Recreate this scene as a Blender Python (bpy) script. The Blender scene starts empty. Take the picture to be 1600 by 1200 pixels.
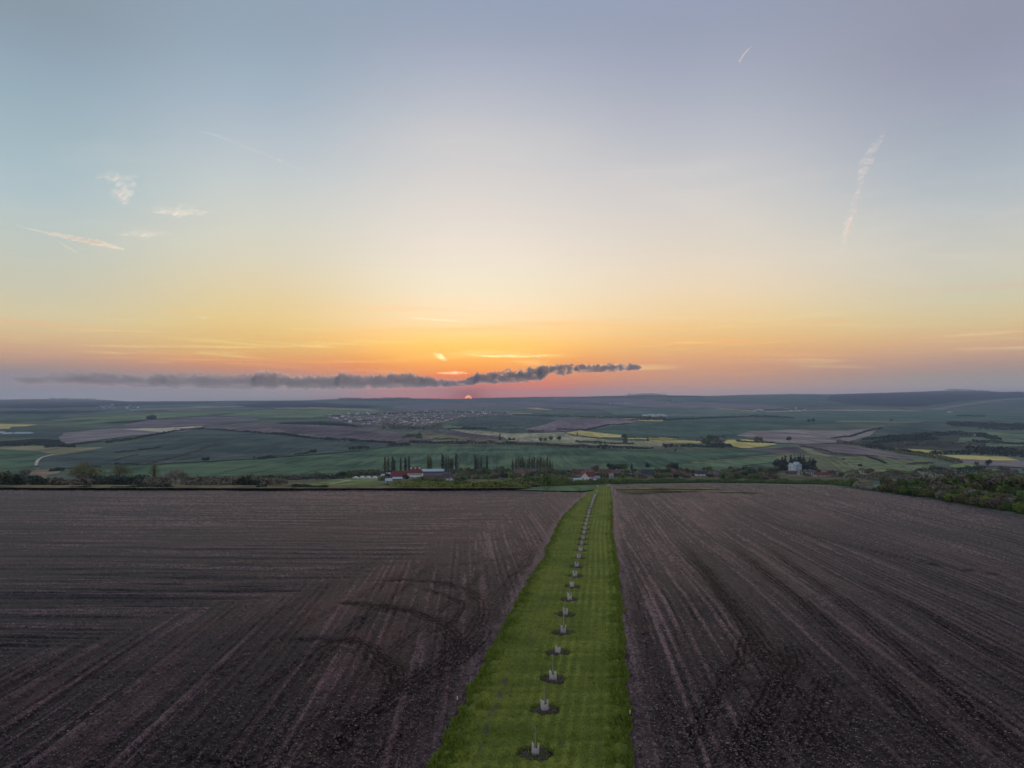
import bpy, math, random
import numpy as np
from mathutils import Vector, Matrix
from mathutils.geometry import delaunay_2d_cdt

random.seed(7)
RNG = np.random.default_rng(11)
scene = bpy.context.scene
COL = scene.collection

# ------------------------------------------------------------------ camera
F = 1067.0            # focal length in photo pixels (1600 wide)
HZ = 622.0            # row of the level line in the photo
CZ = 130.0            # height of the camera above the valley
PITCH = math.atan((HZ - 600.0) / F)
cam_d = bpy.data.cameras.new('camera')
cam_d.sensor_width = 36.0
cam_d.lens = 36.0 * F / 1600.0
cam_d.clip_start = 0.5
cam_d.clip_end = 120000.0
cam = bpy.data.objects.new('camera', cam_d)
COL.objects.link(cam)
cam.location = (0, 0, CZ)
cam.rotation_euler = (math.radians(90) + PITCH, 0, 0)
scene.camera = cam

def lin(c):
    out = []
    for v in c[:3]:
        v = v / 255.0
        out.append(v / 12.92 if v <= 0.04045 else ((v + 0.055) / 1.055) ** 2.4)
    return (out[0], out[1], out[2], 1.0)

# ------------------------------------------------------------------ sun direction and sky
SUN_AZ = math.atan((732 - 800) / F)       # from +Y towards +X
SUN_EL = 0.0
sun_dir = Vector((math.sin(SUN_AZ), math.cos(SUN_AZ), 0.0))

world = bpy.data.worlds.new('World')
scene.world = world
world.use_nodes = True
wt = world.node_tree
wt.nodes.clear()
def wn(t, **k):
    n = wt.nodes.new(t)
    for a, b in k.items():
        setattr(n, a, b)
    return n
def wmath(op, a, b=None, c=None, clamp=False):
    n = wn('ShaderNodeMath', operation=op)
    n.use_clamp = clamp
    for i, v in enumerate((a, b, c)):
        if v is None: continue
        if isinstance(v, (int, float)): n.inputs[i].default_value = v
        else: wt.links.new(v, n.inputs[i])
    return n.outputs[0]
def wrange(v, a, b, c=0.0, d=1.0, smooth=True):
    n = wn('ShaderNodeMapRange')
    n.interpolation_type = 'SMOOTHSTEP' if smooth else 'LINEAR'
    wt.links.new(v, n.inputs['Value'])
    n.inputs['From Min'].default_value = a; n.inputs['From Max'].default_value = b
    n.inputs['To Min'].default_value = c; n.inputs['To Max'].default_value = d
    return n.outputs[0]
def wmix(fac, a, b, mode='MIX'):
    n = wn('ShaderNodeMix', data_type='RGBA', blend_type=mode)
    if isinstance(fac, (int, float)): n.inputs[0].default_value = fac
    else: wt.links.new(fac, n.inputs[0])
    for i, v in ((6, a), (7, b)):
        if isinstance(v, tuple): n.inputs[i].default_value = v
        else: wt.links.new(v, n.inputs[i])
    return n.outputs[2]
def wramp(v, stops):
    n = wn('ShaderNodeValToRGB')
    e = n.color_ramp.elements
    while len(e) > 1: e.remove(e[-1])
    for i, (row, c) in enumerate(stops):
        p = math.sin(math.atan((HZ - row) / F)) / 0.7
        if i == 0: el = e[0]; el.position = max(p, 0)
        else: el = e.new(min(max(p, 0), 1))
        el.color = lin(c)
    wt.links.new(v, n.inputs[0])
    return n.outputs[0]
tc = wn('ShaderNodeTexCoord')
sep = wn('ShaderNodeSeparateXYZ')
wt.links.new(tc.outputs['Generated'], sep.inputs[0])
X, Y, Z = sep.outputs
zc = wmath('DIVIDE', Z, 0.7)
hl = wmath('SQRT', wmath('ADD', wmath('MULTIPLY', X, X), wmath('ADD', wmath('MULTIPLY', Y, Y), 1e-6)))
ca = wmath('DIVIDE', wmath('ADD', wmath('MULTIPLY', X, sun_dir.x), wmath('MULTIPLY', Y, sun_dir.y)), hl)
side = wmath('DIVIDE', X, hl)            # -1 left .. +1 right
SKY_ROWS = [622, 610, 590, 570, 550, 530, 500, 450, 400, 300, 200, 100, 0, -250]
SKY_COLS = [40, 400, 730, 1100, 1560]
SKY_TAB = [  # linear colour of the sky, one line per azimuth (photo column), one entry per row
#TAB0
    [(0.3638, 0.3654, 0.4224), (0.3108, 0.3189, 0.3693), (0.2191, 0.2690, 0.3212), (0.3974, 0.2736, 0.2412), (0.5928, 0.3717, 0.2555), (0.6600, 0.4506, 0.2569), (0.6872, 0.6035, 0.3512), (0.5557, 0.5496, 0.4482), (0.5428, 0.5736, 0.4834), (0.4028, 0.5304, 0.5955), (0.3294, 0.4494, 0.5020), (0.2739, 0.3761, 0.4756), (0.2264, 0.2792, 0.3344), (0.2196, 0.2792, 0.3444)],
    [(0.3563, 0.3052, 0.3328), (0.3719, 0.3096, 0.3172), (0.3275, 0.2855, 0.2680), (0.6938, 0.2473, 0.1236), (0.7071, 0.4544, 0.1651), (0.7215, 0.5016, 0.1916), (0.7443, 0.5998, 0.2651), (0.7087, 0.6131, 0.3967), (0.6602, 0.6459, 0.5063), (0.5618, 0.6185, 0.6162), (0.4079, 0.4898, 0.5728), (0.2984, 0.3970, 0.4949), (0.2570, 0.3296, 0.4184), (0.2493, 0.3296, 0.4310)],
    [(0.6926, 0.1259, 0.0859), (0.6310, 0.1360, 0.0849), (0.7575, 0.2330, 0.0752), (0.7575, 0.2175, 0.0296), (0.8855, 0.5411, 0.1204), (0.9500, 0.6458, 0.1849), (0.8855, 0.7529, 0.5000), (0.7575, 0.7900, 0.6161), (0.7890, 0.7523, 0.6640), (0.6599, 0.6461, 0.6312), (0.5368, 0.5607, 0.5920), (0.3677, 0.4129, 0.5296), (0.2607, 0.3205, 0.4289), (0.2529, 0.3205, 0.4418)],
    [(0.6456, 0.3986, 0.3661), (0.6123, 0.3427, 0.2722), (0.5475, 0.3161, 0.2077), (0.6592, 0.3438, 0.2101), (0.7598, 0.4288, 0.1880), (0.8133, 0.5074, 0.2124), (0.8368, 0.6320, 0.3072), (0.8134, 0.6733, 0.5038), (0.7452, 0.6730, 0.5603), (0.5998, 0.5992, 0.6039), (0.4505, 0.4780, 0.5484), (0.3387, 0.3721, 0.4787), (0.2732, 0.3117, 0.4294), (0.2650, 0.3117, 0.4423)],
    [(0.4491, 0.3898, 0.4029), (0.4358, 0.3880, 0.3924), (0.3205, 0.3239, 0.3094), (0.4079, 0.2819, 0.2635), (0.5796, 0.3715, 0.2592), (0.6660, 0.4288, 0.2489), (0.6935, 0.5599, 0.2985), (0.5939, 0.5923, 0.4737), (0.6043, 0.5796, 0.4999), (0.4397, 0.5066, 0.5582), (0.3387, 0.3921, 0.4726), (0.2937, 0.3071, 0.4227), (0.2649, 0.2775, 0.3584), (0.2570, 0.2775, 0.3692)],
#TAB1
]
def wramp_lin(v, cols, px):
    n = wn('ShaderNodeValToRGB')
    n.color_ramp.interpolation = 'B_SPLINE'
    e = n.color_ramp.elements
    while len(e) > 1: e.remove(e[-1])
    for i, (row, c) in enumerate(zip(SKY_ROWS, cols)):
        if row < -100: c = [v * 1.22 for v in c]  # unseen overhead sky made brighter to add light on the ground
        ax, by = (px - 800) / F, (600 - row) / F
        zz = math.sin(PITCH) + math.cos(PITCH) * by
        p = min(max(zz / math.sqrt(ax * ax + 1 + by * by) / 0.7, i * 0.002), 1)
        if row < -100: p = 1.0
        el = e[0] if i == 0 else e.new(p)
        el.position = p
        el.color = (c[0], c[1], c[2], 1)
    wt.links.new(v, n.inputs[0])
    return n.outputs[0]
az = wmath('ARCTAN2', X, Y)
skyc = wramp_lin(zc, SKY_TAB[0], SKY_COLS[0])
for i in range(1, 5):
    a0, a1 = (math.atan((SKY_COLS[j] - 800) / F) for j in (i - 1, i))
    skyc = wmix(wrange(az, a0, a1), skyc, wramp_lin(zc, SKY_TAB[i], SKY_COLS[i]))
side = wmath('DIVIDE', X, hl)            # -1 left .. +1 right
fac = wrange(ca, 0.77, 0.995)
skyc = wmix(wrange(ca, 0.5, -0.9), skyc, wmix(1.0, skyc, (1.10, 1.06, 1.06, 1), 'MULTIPLY'))  # unseen sky behind the camera raised as fill for camera-facing sides
# red heart of the sunset right above the sun
hot = wmath('MULTIPLY', wrange(ca, 0.982, 1.0), wrange(Z, 0.036, 0.004))
skyc = wmix(wmath('MULTIPLY', hot, 0.85), skyc, lin((255, 112, 78)))
# bright yellow glow a little above it
glow = wmath('MULTIPLY', wrange(ca, 0.985, 1.0), wmath('MULTIPLY', wrange(Z, 0.028, 0.05), wrange(Z, 0.11, 0.06)))
skyc = wmix(wmath('MULTIPLY', glow, 0.25), skyc, lin((255, 226, 112)))
# thin drawn-out veils of high cloud near the horizon
def veil(sx, sz, lo, hi, rot=0.0, seed=0.0, det=5.0):
    mp = wn('ShaderNodeMapping')
    comb = wn('ShaderNodeCombineXYZ')
    wt.links.new(az, comb.inputs[0]); wt.links.new(Z, comb.inputs[1])
    wt.links.new(comb.outputs[0], mp.inputs[0])
    mp.inputs['Rotation'].default_value = (0, 0, rot)
    mp.inputs['Scale'].default_value = (sx, sz, 1)
    mp.inputs['Location'].default_value = (seed, seed * 1.7, 0)
    nz = wn('ShaderNodeTexNoise')
    nz.inputs['Scale'].default_value = 1.0
    nz.inputs['Detail'].default_value = det
    nz.inputs['Roughness'].default_value = 0.58
    nz.inputs['Distortion'].default_value = 0.4
    wt.links.new(mp.outputs[0], nz.inputs['Vector'])
    return wrange(nz.outputs[0], lo, hi)
v1 = wmath('MULTIPLY', veil(3.0, 70.0, 0.50, 0.72, 0.02, 3.1), wmath('MULTIPLY', wrange(Z, 0.025, 0.05), wrange(Z, 0.17, 0.07)))
warm = wmix(fac, lin((226, 172, 142)), lin((255, 190, 110)))
skyc = wmix(wmath('MULTIPLY', v1, 0.5), skyc, warm)
v2 = wmath('MULTIPLY', veil(4.5, 75.0, 0.52, 0.74, -0.03, 9.4), wmath('MULTIPLY', wrange(Z, 0.03, 0.05), wrange(Z, 0.14, 0.06)))
skyc = wmix(wmath('MULTIPLY', v2, 0.55), skyc, wmix(fac, lin((244, 214, 166)), lin((255, 238, 152))))
v3 = wmath('MULTIPLY', veil(2.2, 14.0, 0.50, 0.80, 0.15, 5.7), wmath('MULTIPLY', wrange(Z, 0.07, 0.16), wrange(Z, 0.42, 0.28)))
skyc = wmix(wmath('MULTIPLY', v3, 0.20), skyc, lin((238, 228, 212)))
v4 = wmath('MULTIPLY', veil(1.6, 45.0, 0.36, 0.62, 0.0, 1.3), wmath('MULTIPLY', wrange(Z, 0.001, 0.010), wrange(Z, 0.034, 0.022)))
v4 = wmath('MULTIPLY', v4, wrange(side, 0.10, -0.22))
skyc = wmix(wmath('MULTIPLY', v4, 0.9), skyc, lin((162, 150, 158)))
bg = wn('ShaderNodeBackground'); bg.inputs['Strength'].default_value = 0.97
wt.links.new(skyc, bg.inputs[0])
nish = wn('ShaderNodeTexSky', sky_type='NISHITA')
nish.sun_disc = False
nish.sun_elevation = math.radians(0.4)
nish.sun_rotation = SUN_AZ
nish.air_density = 1.2; nish.dust_density = 2.0
bg2 = wn('ShaderNodeBackground'); bg2.inputs['Strength'].default_value = 0.05
wt.links.new(nish.outputs[0], bg2.inputs[0])
add = wn('ShaderNodeAddShader')
wt.links.new(bg.outputs[0], add.inputs[0]); wt.links.new(bg2.outputs[0], add.inputs[1])
wo = wn('ShaderNodeOutputWorld')
wt.links.new(add.outputs[0], wo.inputs[0])

sl = bpy.data.lights.new('sun_light', 'SUN')
sl.energy = 3.5
sl.angle = math.radians(0.53)
sl.color = (1.0, 0.70, 0.46)
sun_o = bpy.data.objects.new('sun_light', sl)
COL.objects.link(sun_o)
sd = Vector((math.sin(SUN_AZ) * math.cos(math.radians(-0.03)), math.cos(SUN_AZ) * math.cos(math.radians(-0.03)), math.sin(math.radians(-0.03))))
sun_o.rotation_euler = sd.to_track_quat('Z', 'Y').to_euler()
sun_o.location = (0, 0, CZ + 200)

scene.view_settings.view_transform = 'Standard'
scene.view_settings.look = 'None'
scene.view_settings.exposure = 0.0
scene.view_settings.gamma = 1.0
scene.view_settings.use_curve_mapping = False
scene.render.engine = 'CYCLES'
scene.cycles.max_bounces = 6
scene.cycles.diffuse_bounces = 2
scene.cycles.glossy_bounces = 1
scene.cycles.transmission_bounces = 2
scene.cycles.volume_bounces = 0
scene.cycles.transparent_max_bounces = 24
scene.cycles.use_denoising = True
scene.cycles.denoising_prefilter = 'ACCURATE'

# ------------------------------------------------------------------ helpers
def tag(o, label=None, cat=None, group=None, kind=None):
    if label: o['label'] = label
    if cat: o['category'] = cat
    if group: o['group'] = group
    if kind: o['kind'] = kind
    return o

def mesh_np(name, verts, faces, smooth=False):
    """verts (N,3), faces (M,k) all of one arity"""
    me = bpy.data.meshes.new(name)
    verts = np.asarray(verts, dtype=np.float32); faces = np.asarray(faces, dtype=np.int32)
    n, k = faces.shape
    me.vertices.add(len(verts)); me.vertices.foreach_set('co', verts.ravel())
    me.loops.add(n * k); me.loops.foreach_set('vertex_index', faces.ravel())
    me.polygons.add(n)
    me.polygons.foreach_set('loop_start', np.arange(0, n * k, k, dtype=np.int32))
    me.polygons.foreach_set('loop_total', np.full(n, k, dtype=np.int32))
    me.polygons.foreach_set('use_smooth', np.full(n, smooth, dtype=bool))
    me.update(calc_edges=True)
    me.validate()
    return me

def obj(name, me, mat=None, parent=None):
    o = bpy.data.objects.new(name, me)
    COL.objects.link(o)
    if mat is not None and me is not None and len(me.materials) == 0: me.materials.append(mat)
    if parent is not None: o.parent = parent
    return o

def empty(name, loc, rz=0.0):
    o = bpy.data.objects.new(name, None)
    COL.objects.link(o)
    o.location = loc; o.rotation_euler = (0, 0, rz)
    o.empty_display_size = 0.5
    return o

def copy_tree(o, parent=None):
    c = o.copy(); COL.objects.link(c)
    c.parent = parent
    for ch in list(o.children): copy_tree(ch, c)
    return c

def grid_faces(nr, nc):
    i = np.arange(nr - 1)[:, None] * nc + np.arange(nc - 1)[None, :]
    i = i.ravel()
    return np.stack([i, i + 1, i + 1 + nc, i + nc], 1)

def vnoise(x, y, seed=0):
    x = np.asarray(x, float); y = np.asarray(y, float)
    xi = np.floor(x).astype(np.int64); yi = np.floor(y).astype(np.int64)
    fx = x - xi; fy = y - yi
    fx = fx * fx * (3 - 2 * fx); fy = fy * fy * (3 - 2 * fy)
    def h(a, b):
        n = (a * 374761393 + b * 668265263 + seed * 1442695041) & 0xFFFFFFFF
        n = ((n ^ (n >> 13)) * 1274126177) & 0xFFFFFFFF
        n = n ^ (n >> 16)
        return (n & 0xFFFF) / 65535.0
    a = h(xi, yi); b = h(xi + 1, yi); c = h(xi, yi + 1); d = h(xi + 1, yi + 1)
    return (a + (b - a) * fx) * (1 - fy) + (c + (d - c) * fx) * fy

def fbm(x, y, oct=4, seed=0):
    s = 0; a = 0.5; t = 0
    for i in range(oct):
        s = s + a * vnoise(x * 2 ** i, y * 2 ** i, seed + i * 17); t += a; a *= 0.5
    return s / t

# ---- photo pixel -> (u, w) virtual pixel of a level camera
CP, SP = math.cos(PITCH), math.sin(PITCH)
def virt(x, y):
    a = (np.asarray(x, float) - 800) / F; b = (600 - np.asarray(y, float)) / F
    yy = CP - SP * b; zz = SP + CP * b
    return 800 + F * a / yy, HZ - F * zz / yy

# ------------------------------------------------------------------ the lie of the land
# row on which the ground lies at a given forward distance
GEN = np.array([(10, 1600), (200, 800), (250, 780), (300, 765), (450, 761), (600, 757), (800, 750), (950, 745), (1050, 738), (1200, 728), (1400, 714),
                (1600, 705), (1750, 698), (2000, 688), (2400, 678), (2800, 669), (3300, 660), (4300, 650), (5500, 643), (6000, 640), (40000, 640)], float)
EDGE = np.array([(-600, 764), (0, 763.5), (500, 765), (800, 764.5), (860, 761), (950, 758), (1100, 755.5), (1200, 757), (1300, 759.5), (1370, 768),
                 (1440, 778), (1500, 789), (1600, 806), (1800, 842), (2300, 930)], float)
SKYL = np.array([(-700, 628), (0, 624), (80, 623), (90, 624), (170, 625), (200, 627), (280, 626.5), (400, 625.5), (470, 625.5), (535, 623), (580, 624),
                 (635, 622), (660, 623), (730, 623), (785, 621.3), (900, 620), (950, 618.5), (1020, 616.5), (1060, 618), (1100, 618.5), (1180, 616),
                 (1240, 615), (1330, 616), (1400, 613), (1480, 610), (1530, 611.5), (1570, 613), (1600, 612), (2300, 616)], float)
CREST = [  # x, row of crest, strength
    np.array([(60, 733, 0), (120, 731, 1), (240, 727, 2), (400, 718, 3), (500, 710.5, 3), (560, 705.5, 3), (640, 695.5, 3), (800, 696, 3), (900, 700, 3), (1000, 703, 3), (1080, 703, 2), (1200, 702, 1), (1260, 700, 0)], float),
    np.array([(40, 712, 0), (90, 712, 1), (130, 706, 2), (200, 692, 3), (260, 680, 3), (310, 672, 3), (400, 676.5, 3), (520, 688.5, 2.5), (615, 693, 1.5), (660, 694, 0)], float),
    np.array([(1240, 697, 0), (1310, 692.5, 2), (1360, 699, 3), (1400, 706, 3), (1460, 712, 3), (1500, 722, 3), (1560, 729, 3), (1700, 742, 3), (2000, 750, 3)], float)]
LG, YG = np.log(GEN[:, 0]), GEN[:, 1]
def gen(d): return np.interp(np.log(d), LG, YG)
def rowz(vx, d):
    """row of the ground at virtual column vx, distance d (broadcast arrays)"""
    vx, d = np.broadcast_arrays(np.asarray(vx, float), np.asarray(d, float))
    ye = np.interp(vx, EDGE[:, 0], EDGE[:, 1])
    ye = virt(vx, ye)[1]
    E = 27742.0 / (ye - 667.9)
    y = gen(d)
    y = y + (ye - gen(E)) * np.exp(-np.maximum(d - E, 0) / 150.0)
    sk = np.interp(vx, SKYL[:, 0], SKYL[:, 1]) + 0.5 * (vnoise(vx / 11.0, vx * 0 + 3.3, 5) - 0.5)
    s = np.clip((d - 5500) / 5500.0, 0, 1)
    s = s ** 0.85
    y = np.where(d > 5500, gen(5500.0) + (sk - gen(5500.0)) * s, y)
    y = np.where(d > 11000, sk + 14 * (1 - np.exp(-(d - 11000) / 900.0)), y)
    inv_y = YG[::-1]; inv_l = LG[::-1]
    for c in CREST:
        yc = np.interp(vx, c[:, 0], c[:, 1]); A = np.interp(vx, c[:, 0], c[:, 2], left=0)
        dc = np.exp(np.interp(yc, inv_y, inv_l))
        y = y + A * np.exp(-0.5 * ((d / dc - 1.075) / 0.04) ** 2)
    # slow swells so that far slopes catch the light unevenly
    y = y + np.clip((d - 1250) / 400, 0, 1) * 8.5 * (fbm(vx / 190.0, np.log(d) * 4.0, 3, 9) - 0.5) * np.clip((9500 - d) / 5000, 0.0, 1)
    fg = 667.9 + 27742.0 / d
    return np.where(d < E, fg, y)
def ground(vx, d):
    return CZ - (rowz(vx, d) - HZ) / F * d
DS = np.exp(np.linspace(math.log(30), math.log(11000), 1400))
def project(x, y):
    """photo pixels -> ground points (vx, d): the first ground met by the ray"""
    vx, vy = virt(np.atleast_1d(x), np.atleast_1d(y))
    out = np.empty(len(vx))
    for i in range(0, len(vx), 400):
        r = rowz(vx[i:i + 400, None], DS[None, :])
        hit = r <= vy[i:i + 400, None]
        k = np.where(hit.any(1), hit.argmax(1), len(DS) - 1)
        k0 = np.maximum(k - 1, 0); ii = np.arange(len(k))
        a, b = r[ii, k0], r[ii, k]
        t = np.clip((a - vy[i:i + 400]) / np.where(np.abs(a - b) < 1e-9, 1, a - b), 0, 1)
        out[i:i + 400] = DS[k0] + (DS[k] - DS[k0]) * t
    return vx, out
def at(x, y, up=0.0):
    vx, d = project(x, y)
    z = ground(vx, d)
    return Vector(((vx[0] - 800) / F * d[0], d[0], z[0] + up))
def gz(x, y):
    """ground height under world x, y"""
    y = np.maximum(y, 20.0)
    return ground(800 + F * np.asarray(x) / y, y)
def fgz(y): return CZ - 26.0 - 0.043 * y

# ------------------------------------------------------------------ materials
def mat_new(name):
    m = bpy.data.materials.new(name); m.use_nodes = True
    nt = m.node_tree
    b = nt.nodes['Principled BSDF']
    b.inputs['Roughness'].default_value = 0.9
    b.inputs['Specular IOR Level'].default_value = 0.15
    return m, nt, b
def nmix(nt, fac, a, b, mode='MIX'):
    n = nt.nodes.new('ShaderNodeMix'); n.data_type = 'RGBA'; n.blend_type = mode
    for i, v in ((0, fac), (6, a), (7, b)):
        if isinstance(v, (int, float)): n.inputs[i].default_value = v
        elif isinstance(v, tuple): n.inputs[i].default_value = v
        else: nt.links.new(v, n.inputs[i])
    return n.outputs[2]
def nrange(nt, v, a, b, c=0.0, d=1.0):
    n = nt.nodes.new('ShaderNodeMapRange'); n.interpolation_type = 'SMOOTHSTEP'
    nt.links.new(v, n.inputs[0])
    for i, q in enumerate((a, b, c, d)): n.inputs[i + 1].default_value = q
    return n.outputs[0]
def nnoise(nt, scale=(1, 1, 1), rot=0.0, detail=4.0, rough=0.6, dist=0.0, src='Object'):
    t = nt.nodes.new('ShaderNodeTexCoord'); mp = nt.nodes.new('ShaderNodeMapping')
    nt.links.new(t.outputs[src], mp.inputs[0])
    mp.inputs['Scale'].default_value = scale; mp.inputs['Rotation'].default_value = (0, 0, rot)
    n = nt.nodes.new('ShaderNodeTexNoise')
    n.inputs['Scale'].default_value = 1.0; n.inputs['Detail'].default_value = detail
    n.inputs['Roughness'].default_value = rough; n.inputs['Distortion'].default_value = dist
    nt.links.new(mp.outputs[0], n.inputs['Vector'])
    return n.outputs[0]
def nattr(nt, name):
    a = nt.nodes.new('ShaderNodeAttribute'); a.attribute_name = name
    return a.outputs['Fac']
def rgb(c, k=1.0): return (c[0] * k, c[1] * k, c[2] * k, 1.0)

FIELD_CACHE = {}
def field_mat(name, c1, c2, size=40.0, rot=0.0, stretch=6.0, stripe=0.35, spot=None):
    key = (name, c1, c2, size, rot)
    c1 = tuple(q * v / (1 + 1.3 * v) for v, q in zip(c1, (2.08, 1.78, 1.68))); c2 = tuple(q * v / (1 + 1.3 * v) for v, q in zip(c2, (3.05, 2.68, 2.48)))
    if key in FIELD_CACHE: return FIELD_CACHE[key]
    m, nt, b = mat_new(name)
    big = nnoise(nt, (1 / size / 3, 1 / size / 3, 1 / size), 0.0, 4, 0.6, 0.5)
    lines = nnoise(nt, (1 / size * stretch, 1 / size / 2.5, 1 / size), rot, 3, 0.7)
    fine = nnoise(nt, (0.25, 0.25, 0.25), 0, 3, 0.7)
    tram = nnoise(nt, (0.055, 0.004, 0.01), rot + 0.35, 2, 0.7, 0.15)
    c = nmix(nt, nrange(nt, big, 0.38, 0.64), rgb(c1), rgb(c2))
    c = nmix(nt, nrange(nt, lines, 0.45, 0.75, 0, stripe), c, rgb(c2, 1.35))
    c = nmix(nt, nrange(nt, lines, 0.5, 0.28, 0, stripe), c, rgb(c1, 0.55))
    c = nmix(nt, nrange(nt, tram, 0.54, 0.66, 0, 0.40), c, rgb(c2, 1.25))
    c = nmix(nt, nrange(nt, tram, 0.46, 0.34, 0, 0.45), c, rgb(c1, 0.6))
    c = nmix(nt, nrange(nt, fine, 0.35, 0.7, 0, 0.3), c, rgb(c1, 0.6))
    b.inputs['Specular IOR Level'].default_value = 0.0; b.inputs['Roughness'].default_value = 1.0
    nt.links.new(c, b.inputs['Base Color'])
    FIELD_CACHE[key] = m
    return m

# albedos
WHEAT = ((0.045, 0.085, 0.052), (0.070, 0.118, 0.066))
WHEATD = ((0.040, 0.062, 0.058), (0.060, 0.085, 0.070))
GREEN = ((0.085, 0.150, 0.060), (0.120, 0.190, 0.080))
PALE = ((0.22, 0.24, 0.14), (0.30, 0.31, 0.18))
CREAM = ((0.42, 0.42, 0.27), (0.50, 0.48, 0.31))
RAPE = ((0.50, 0.46, 0.12), (0.56, 0.52, 0.15))
PLOUGH = ((0.088, 0.078, 0.078), (0.130, 0.114, 0.112))
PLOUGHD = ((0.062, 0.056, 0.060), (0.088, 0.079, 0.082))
VIOLET = ((0.150, 0.140, 0.148), (0.19, 0.176, 0.182))
OLIVE = ((0.115, 0.130, 0.065), (0.160, 0.170, 0.085))
SCRUB = ((0.085, 0.078, 0.055), (0.130, 0.115, 0.075))
WOOD = ((0.012, 0.018, 0.016), (0.022, 0.030, 0.022))
M_land = field_mat('rolling_farmland', (0.055, 0.085, 0.060), (0.085, 0.115, 0.080), 160.0, 0.2, 5.0, 0.45)
M_track = field_mat('chalk_track', (0.40, 0.37, 0.34), (0.48, 0.45, 0.40), 8.0)

# ------------------------------------------------------------------ terrain sheet
VX = np.arange(-640, 2281, 8.0)
DT = np.exp(np.linspace(math.log(26), math.log(16000), 420))
_z = ground(VX[None, :], DT[:, None])
_E = 27742.0 / (virt(VX, np.interp(VX, EDGE[:, 0], EDGE[:, 1]))[1] - 667.9)
_z = _z - 0.55 * (DT[:, None] < _E[None, :] * 1.02)
tx = (VX[None, :] - 800) / F * DT[:, None]
ty = np.repeat(DT[:, None], len(VX), 1)
GROUND_MIN = float(_z.min())
terr = obj('terrain', mesh_np('terrain', np.stack([tx, ty, _z], 2).reshape(-1, 3), grid_faces(len(DT), len(VX)), True), M_land)
tag(terr, kind='structure')

def dense(poly, step=3.0, jit=0.35, closed=True):
    pts = []
    n = len(poly)
    for i in range(n if closed else n - 1):
        a = np.array(poly[i], float); b = np.array(poly[(i + 1) % n], float)
        k = max(1, int(np.hypot(*(b - a)) / step))
        for j in range(k): pts.append(a + (b - a) * j / k)
    if not closed: pts.append(np.array(poly[-1], float))
    p = np.array(pts)
    p[:, 1] += (vnoise(p[:, 0] / 9.0, p[:, 1] / 5.0, 3) - 0.5) * jit
    return p

ORDER = [0]
def patch(name, poly, mat, jit=0.6, lift=0.0, kind='structure'):
    """a field laid on the terrain; its outline is followed on the ground"""
    ORDER[0] += 1
    p = dense(poly, 4.0, jit)
    vx, d = project(p[:, 0], p[:, 1])
    key = []
    bx, bl = vx, np.log(d) * 400.0
    keep = [0]
    for i in range(1, len(bx)):
        if abs(bx[i] - bx[keep[-1]]) + abs(bl[i] - bl[keep[-1]]) > 0.4: keep.append(i)
    bx, bl = bx[keep], bl[keep]
    n = len(bx)
    gx = VX[(VX > bx.min()) & (VX < bx.max())]
    lt = np.log(DT) * 400.0
    gl = lt[(lt > bl.min()) & (lt < bl.max())]
    verts = [Vector((float(a), float(b))) for a, b in zip(bx, bl)]
    if len(gx) and len(gl):
        A, B = np.meshgrid(gx, gl); A = A.ravel(); B = B.ravel()
        inside = np.zeros(len(A), bool)
        for i in range(n):
            x1, y1, x2, y2 = bx[i], bl[i], bx[(i + 1) % n], bl[(i + 1) % n]
            if y1 == y2: continue
            c = ((y1 > B) != (y2 > B)) & (A < (x2 - x1) * (B - y1) / (y2 - y1) + x1)
            inside ^= c
        verts += [Vector((float(a), float(b))) for a, b in zip(A[inside], B[inside])]
    edges = [(i, (i + 1) % n) for i in range(n)]
    vo, eo, fo, *_ = delaunay_2d_cdt(verts, edges, [], 1, 1e-4)
    if not fo: return None
    v = np.array([(q.x, q.y) for q in vo]); dd = np.exp(v[:, 1] / 400.0)
    z = ground(v[:, 0], dd) + 0.25 + 3e-4 * dd + 0.05 * (ORDER[0] % 12) * (1 + dd / 3000) + lift
    co = np.stack([(v[:, 0] - 800) / F * dd, dd, z], 1)
    me = mesh_np(name, co, np.array([tuple(f)[:3] for f in fo if len(f) == 3]), True)
    o = obj(name, me, mat)
    # make sure faces look up
    if len(me.polygons) and me.polygons[0].normal.z < 0: me.flip_normals()
    return tag(o, kind=kind)

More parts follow.
